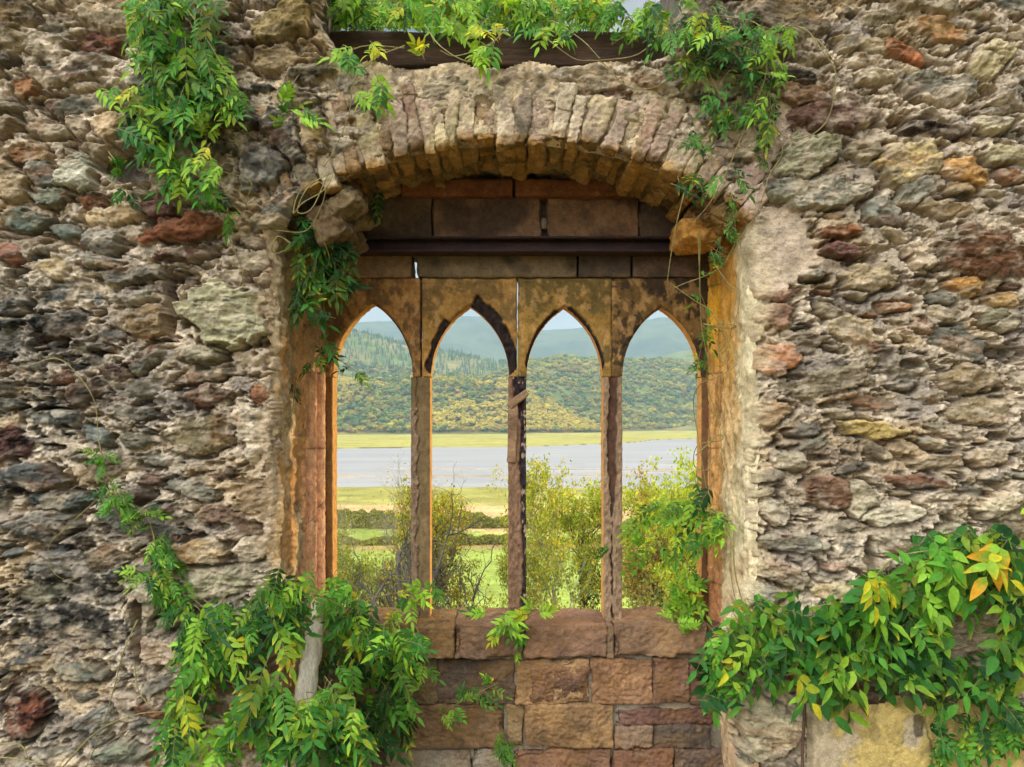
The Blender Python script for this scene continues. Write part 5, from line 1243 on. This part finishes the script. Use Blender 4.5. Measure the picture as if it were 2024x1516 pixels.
fill(p, [(1745, 1180, 22, 22, 5, -.12), (1880, 1130, 20, 16, 3, -.12), (1960, 1130, 26, 20, 4, -.12), (1580, 1370, 16, 20, 3, -.1), (1990, 1270, 16, 18, 3, -.1)], (0, 0, 1, 3, 3, .3), L=.15, ll=.105, lw=.046, pairs=(2, 4), tips=(.2, .8), dens=.6)
fill(p, [(1960, 1470, 60, 30, 24, 0), (1880, 1495, 30, 20, 12, 0), (2000, 1440, 40, 26, 16, 0), (1920, 1440, 20, 16, 4, 0), (1860, 1420, 20, 30, 4, 0)], (1.2, 3, 3, 1.2, .3, 0), L=.15, ll=.055, lw=.02, pairs=(4, 7), tips=(0, .3))
for q in ([(1610, 1200, -.05), (1700, 1180, -.08), (1760, 1110, -.1), (1850, 1085, -.12), (1930, 1080, -.1), (2030, 1060, -.1)], [(1450, 1290, .0), (1540, 1245, -.08), (1620, 1250, -.1), (1720, 1280, -.1), (1820, 1290, -.1), (1900, 1230, -.08), (2030, 1180, -.05)],
          [(1400, 1260, .1), (1460, 1260, -.05), (1520, 1330, -.1), (1600, 1330, -.1)], [(1595, 1300, -.05), (1620, 1330, -.12), (1660, 1330, -.12)], [(1448, 1060, .02), (1450, 1130, .0), (1470, 1200, .0)], [(1930, 1280, -.05), (1990, 1330, -.06), (2030, 1390, -.06)]):
    p.stem(q, .0045, .002)
p.finish('broad leaved wisteria with yellow edged leaves covering the wall at the lower right')
# bough reaching across the fourth light
p = Plant(8); NS = .8
fill(p, [(1262, 1046, 22, 16, 8, .45), (1300, 1012, 36, 20, 12, .42), (1345, 1030, 36, 26, 15, .38), (1388, 1015, 22, 26, 10, .36), (1408, 1056, 26, 24, 12, .3), (1360, 1080, 30, 16, 8, .35), (1425, 1040, 16, 16, 6, .2), (1380, 965, 12, 14, 3, .4)],
     (.5, 2, 3, 3, .3, 0), L=.13, ll=.052, lw=.020, pairs=(3, 5), yoff=(-.06, .06), side=-.5)
along(p, [(1310, 1070, .45), (1260, 1080, .5), (1200, 1078, .52)], 5, W_LIGHT, L=.12)
for q in ([(1445, 1030, .05), (1400, 1010, .3), (1340, 1010, .4), (1290, 1060, .45), (1240, 1030, .48)], [(1400, 1010, .3), (1380, 960, .38), (1376, 930, .4)], [(1430, 1030, .1), (1445, 1060, .1), (1450, 1130, .08), (1452, 1180, .08)]):
    p.stem(q, .004, .002)
p.finish('leafy green bough reaching across the fourth light from the right jamb')
p = Plant(9)
fill(p, [(1350, 1170, 24, 26, 22, .52), (1360, 1205, 30, 22, 26, .52), (1335, 1210, 20, 16, 12, .5), (1370, 1150, 14, 20, 10, .52), (1355, 1235, 24, 10, 8, .45)], (0, .4, 1.6, 4, 1.6, 0), L=.12, ll=.05, lw=.016, pairs=(4, 7), up=.5, yoff=(-.05, .05))
p.finish('bright yellow green tuft of leaves standing on the right end of the sill', cat='plant')
p = Plant(10)
along(p, [(690, 1190, .4), (750, 1175, .42), (800, 1170, .45), (815, 1200, .45)], 9, W_YEL, L=.11, pairs=(4, 6), up=.2)
along(p, [(780, 1190, .43), (775, 1225, .42), (740, 1240, .4)], 6, W_LIGHT, L=.12)
along(p, [(810, 1190, .45), (835, 1165, .45), (862, 1160, .46)], 4, W_YEL, L=.08)
along(p, [(820, 1235, .42), (826, 1250, .38), (824, 1262, .4)], 4, W_LIGHT, L=.08)
along(p, [(828, 1290, .4), (835, 1310, .38), (830, 1330, .4)], 5, W_LIGHT, L=.10)
p.finish('bright shoot on the left part of the sill at the foot of the first mullion', cat='plant')
p = Plant(11)
along(p, [(1030, 1225, .42), (990, 1210, .42), (950, 1212, .42)], 5, W_YEL, L=.10, up=.2)
along(p, [(1040, 1220, .42), (1065, 1212, .42), (1085, 1216, .42)], 4, W_YEL, L=.09, up=.2)
along(p, [(1030, 1220, .42), (1005, 1235, .40), (985, 1245, .4)], 5, W_LIGHT, L=.09)
along(p, [(1035, 1230, .42), (1030, 1250, .44), (1020, 1290, .46)], 3, W_LIGHT, L=.07)
p.finish('small yellow green sprig on the sill at the foot of the second mullion', cat='plant')
p = Plant(12)
along(p, [(860, 1415, .44), (905, 1390, .40), (940, 1370, .4), (985, 1350, .4)], 15, (1, 3, 3, .8, .2, 0), L=.10, ll=.038, lw=.014)
p.finish('low wisteria sprig hanging across the stones below the sill', cat='plant')
p = Plant(13)
fill(p, [(998, 1490, 20, 22, 16, .44)], (2, 4, 1, 0, 0, 0), L=.11, ll=.032, lw=.008, pairs=(7, 10), yoff=(-.02, -.06))
p.finish('small green fern growing from the bottom course of stones', 'fern', 'fern')
# ---------------------------------------------------------------- the air
m = bpy.data.materials.new('haze'); m.use_nodes = True; nt = m.node_tree; nt.nodes.clear()
out = nt.nodes.new('ShaderNodeOutputMaterial'); vp = nt.nodes.new('ShaderNodeVolumePrincipled')
vp.inputs['Color'].default_value = (.6, .85, 1.0, 1); vp.inputs['Density'].default_value = .00012; vp.inputs['Anisotropy'].default_value = .0
nt.links.new(vp.outputs[0], out.inputs['Volume'])
bm = bmesh.new(); bmesh.ops.create_cube(bm, size=1); me = bpy.data.meshes.new('haze'); bm.to_mesh(me); bm.free()
hz = link('haze', me, m); hz.scale = (8400, 7600, 860); hz.location = (0, 3000, 860/2-58); tag(hz, 'thin bluish air between the window and the far hills', 'haze', kind='stuff')
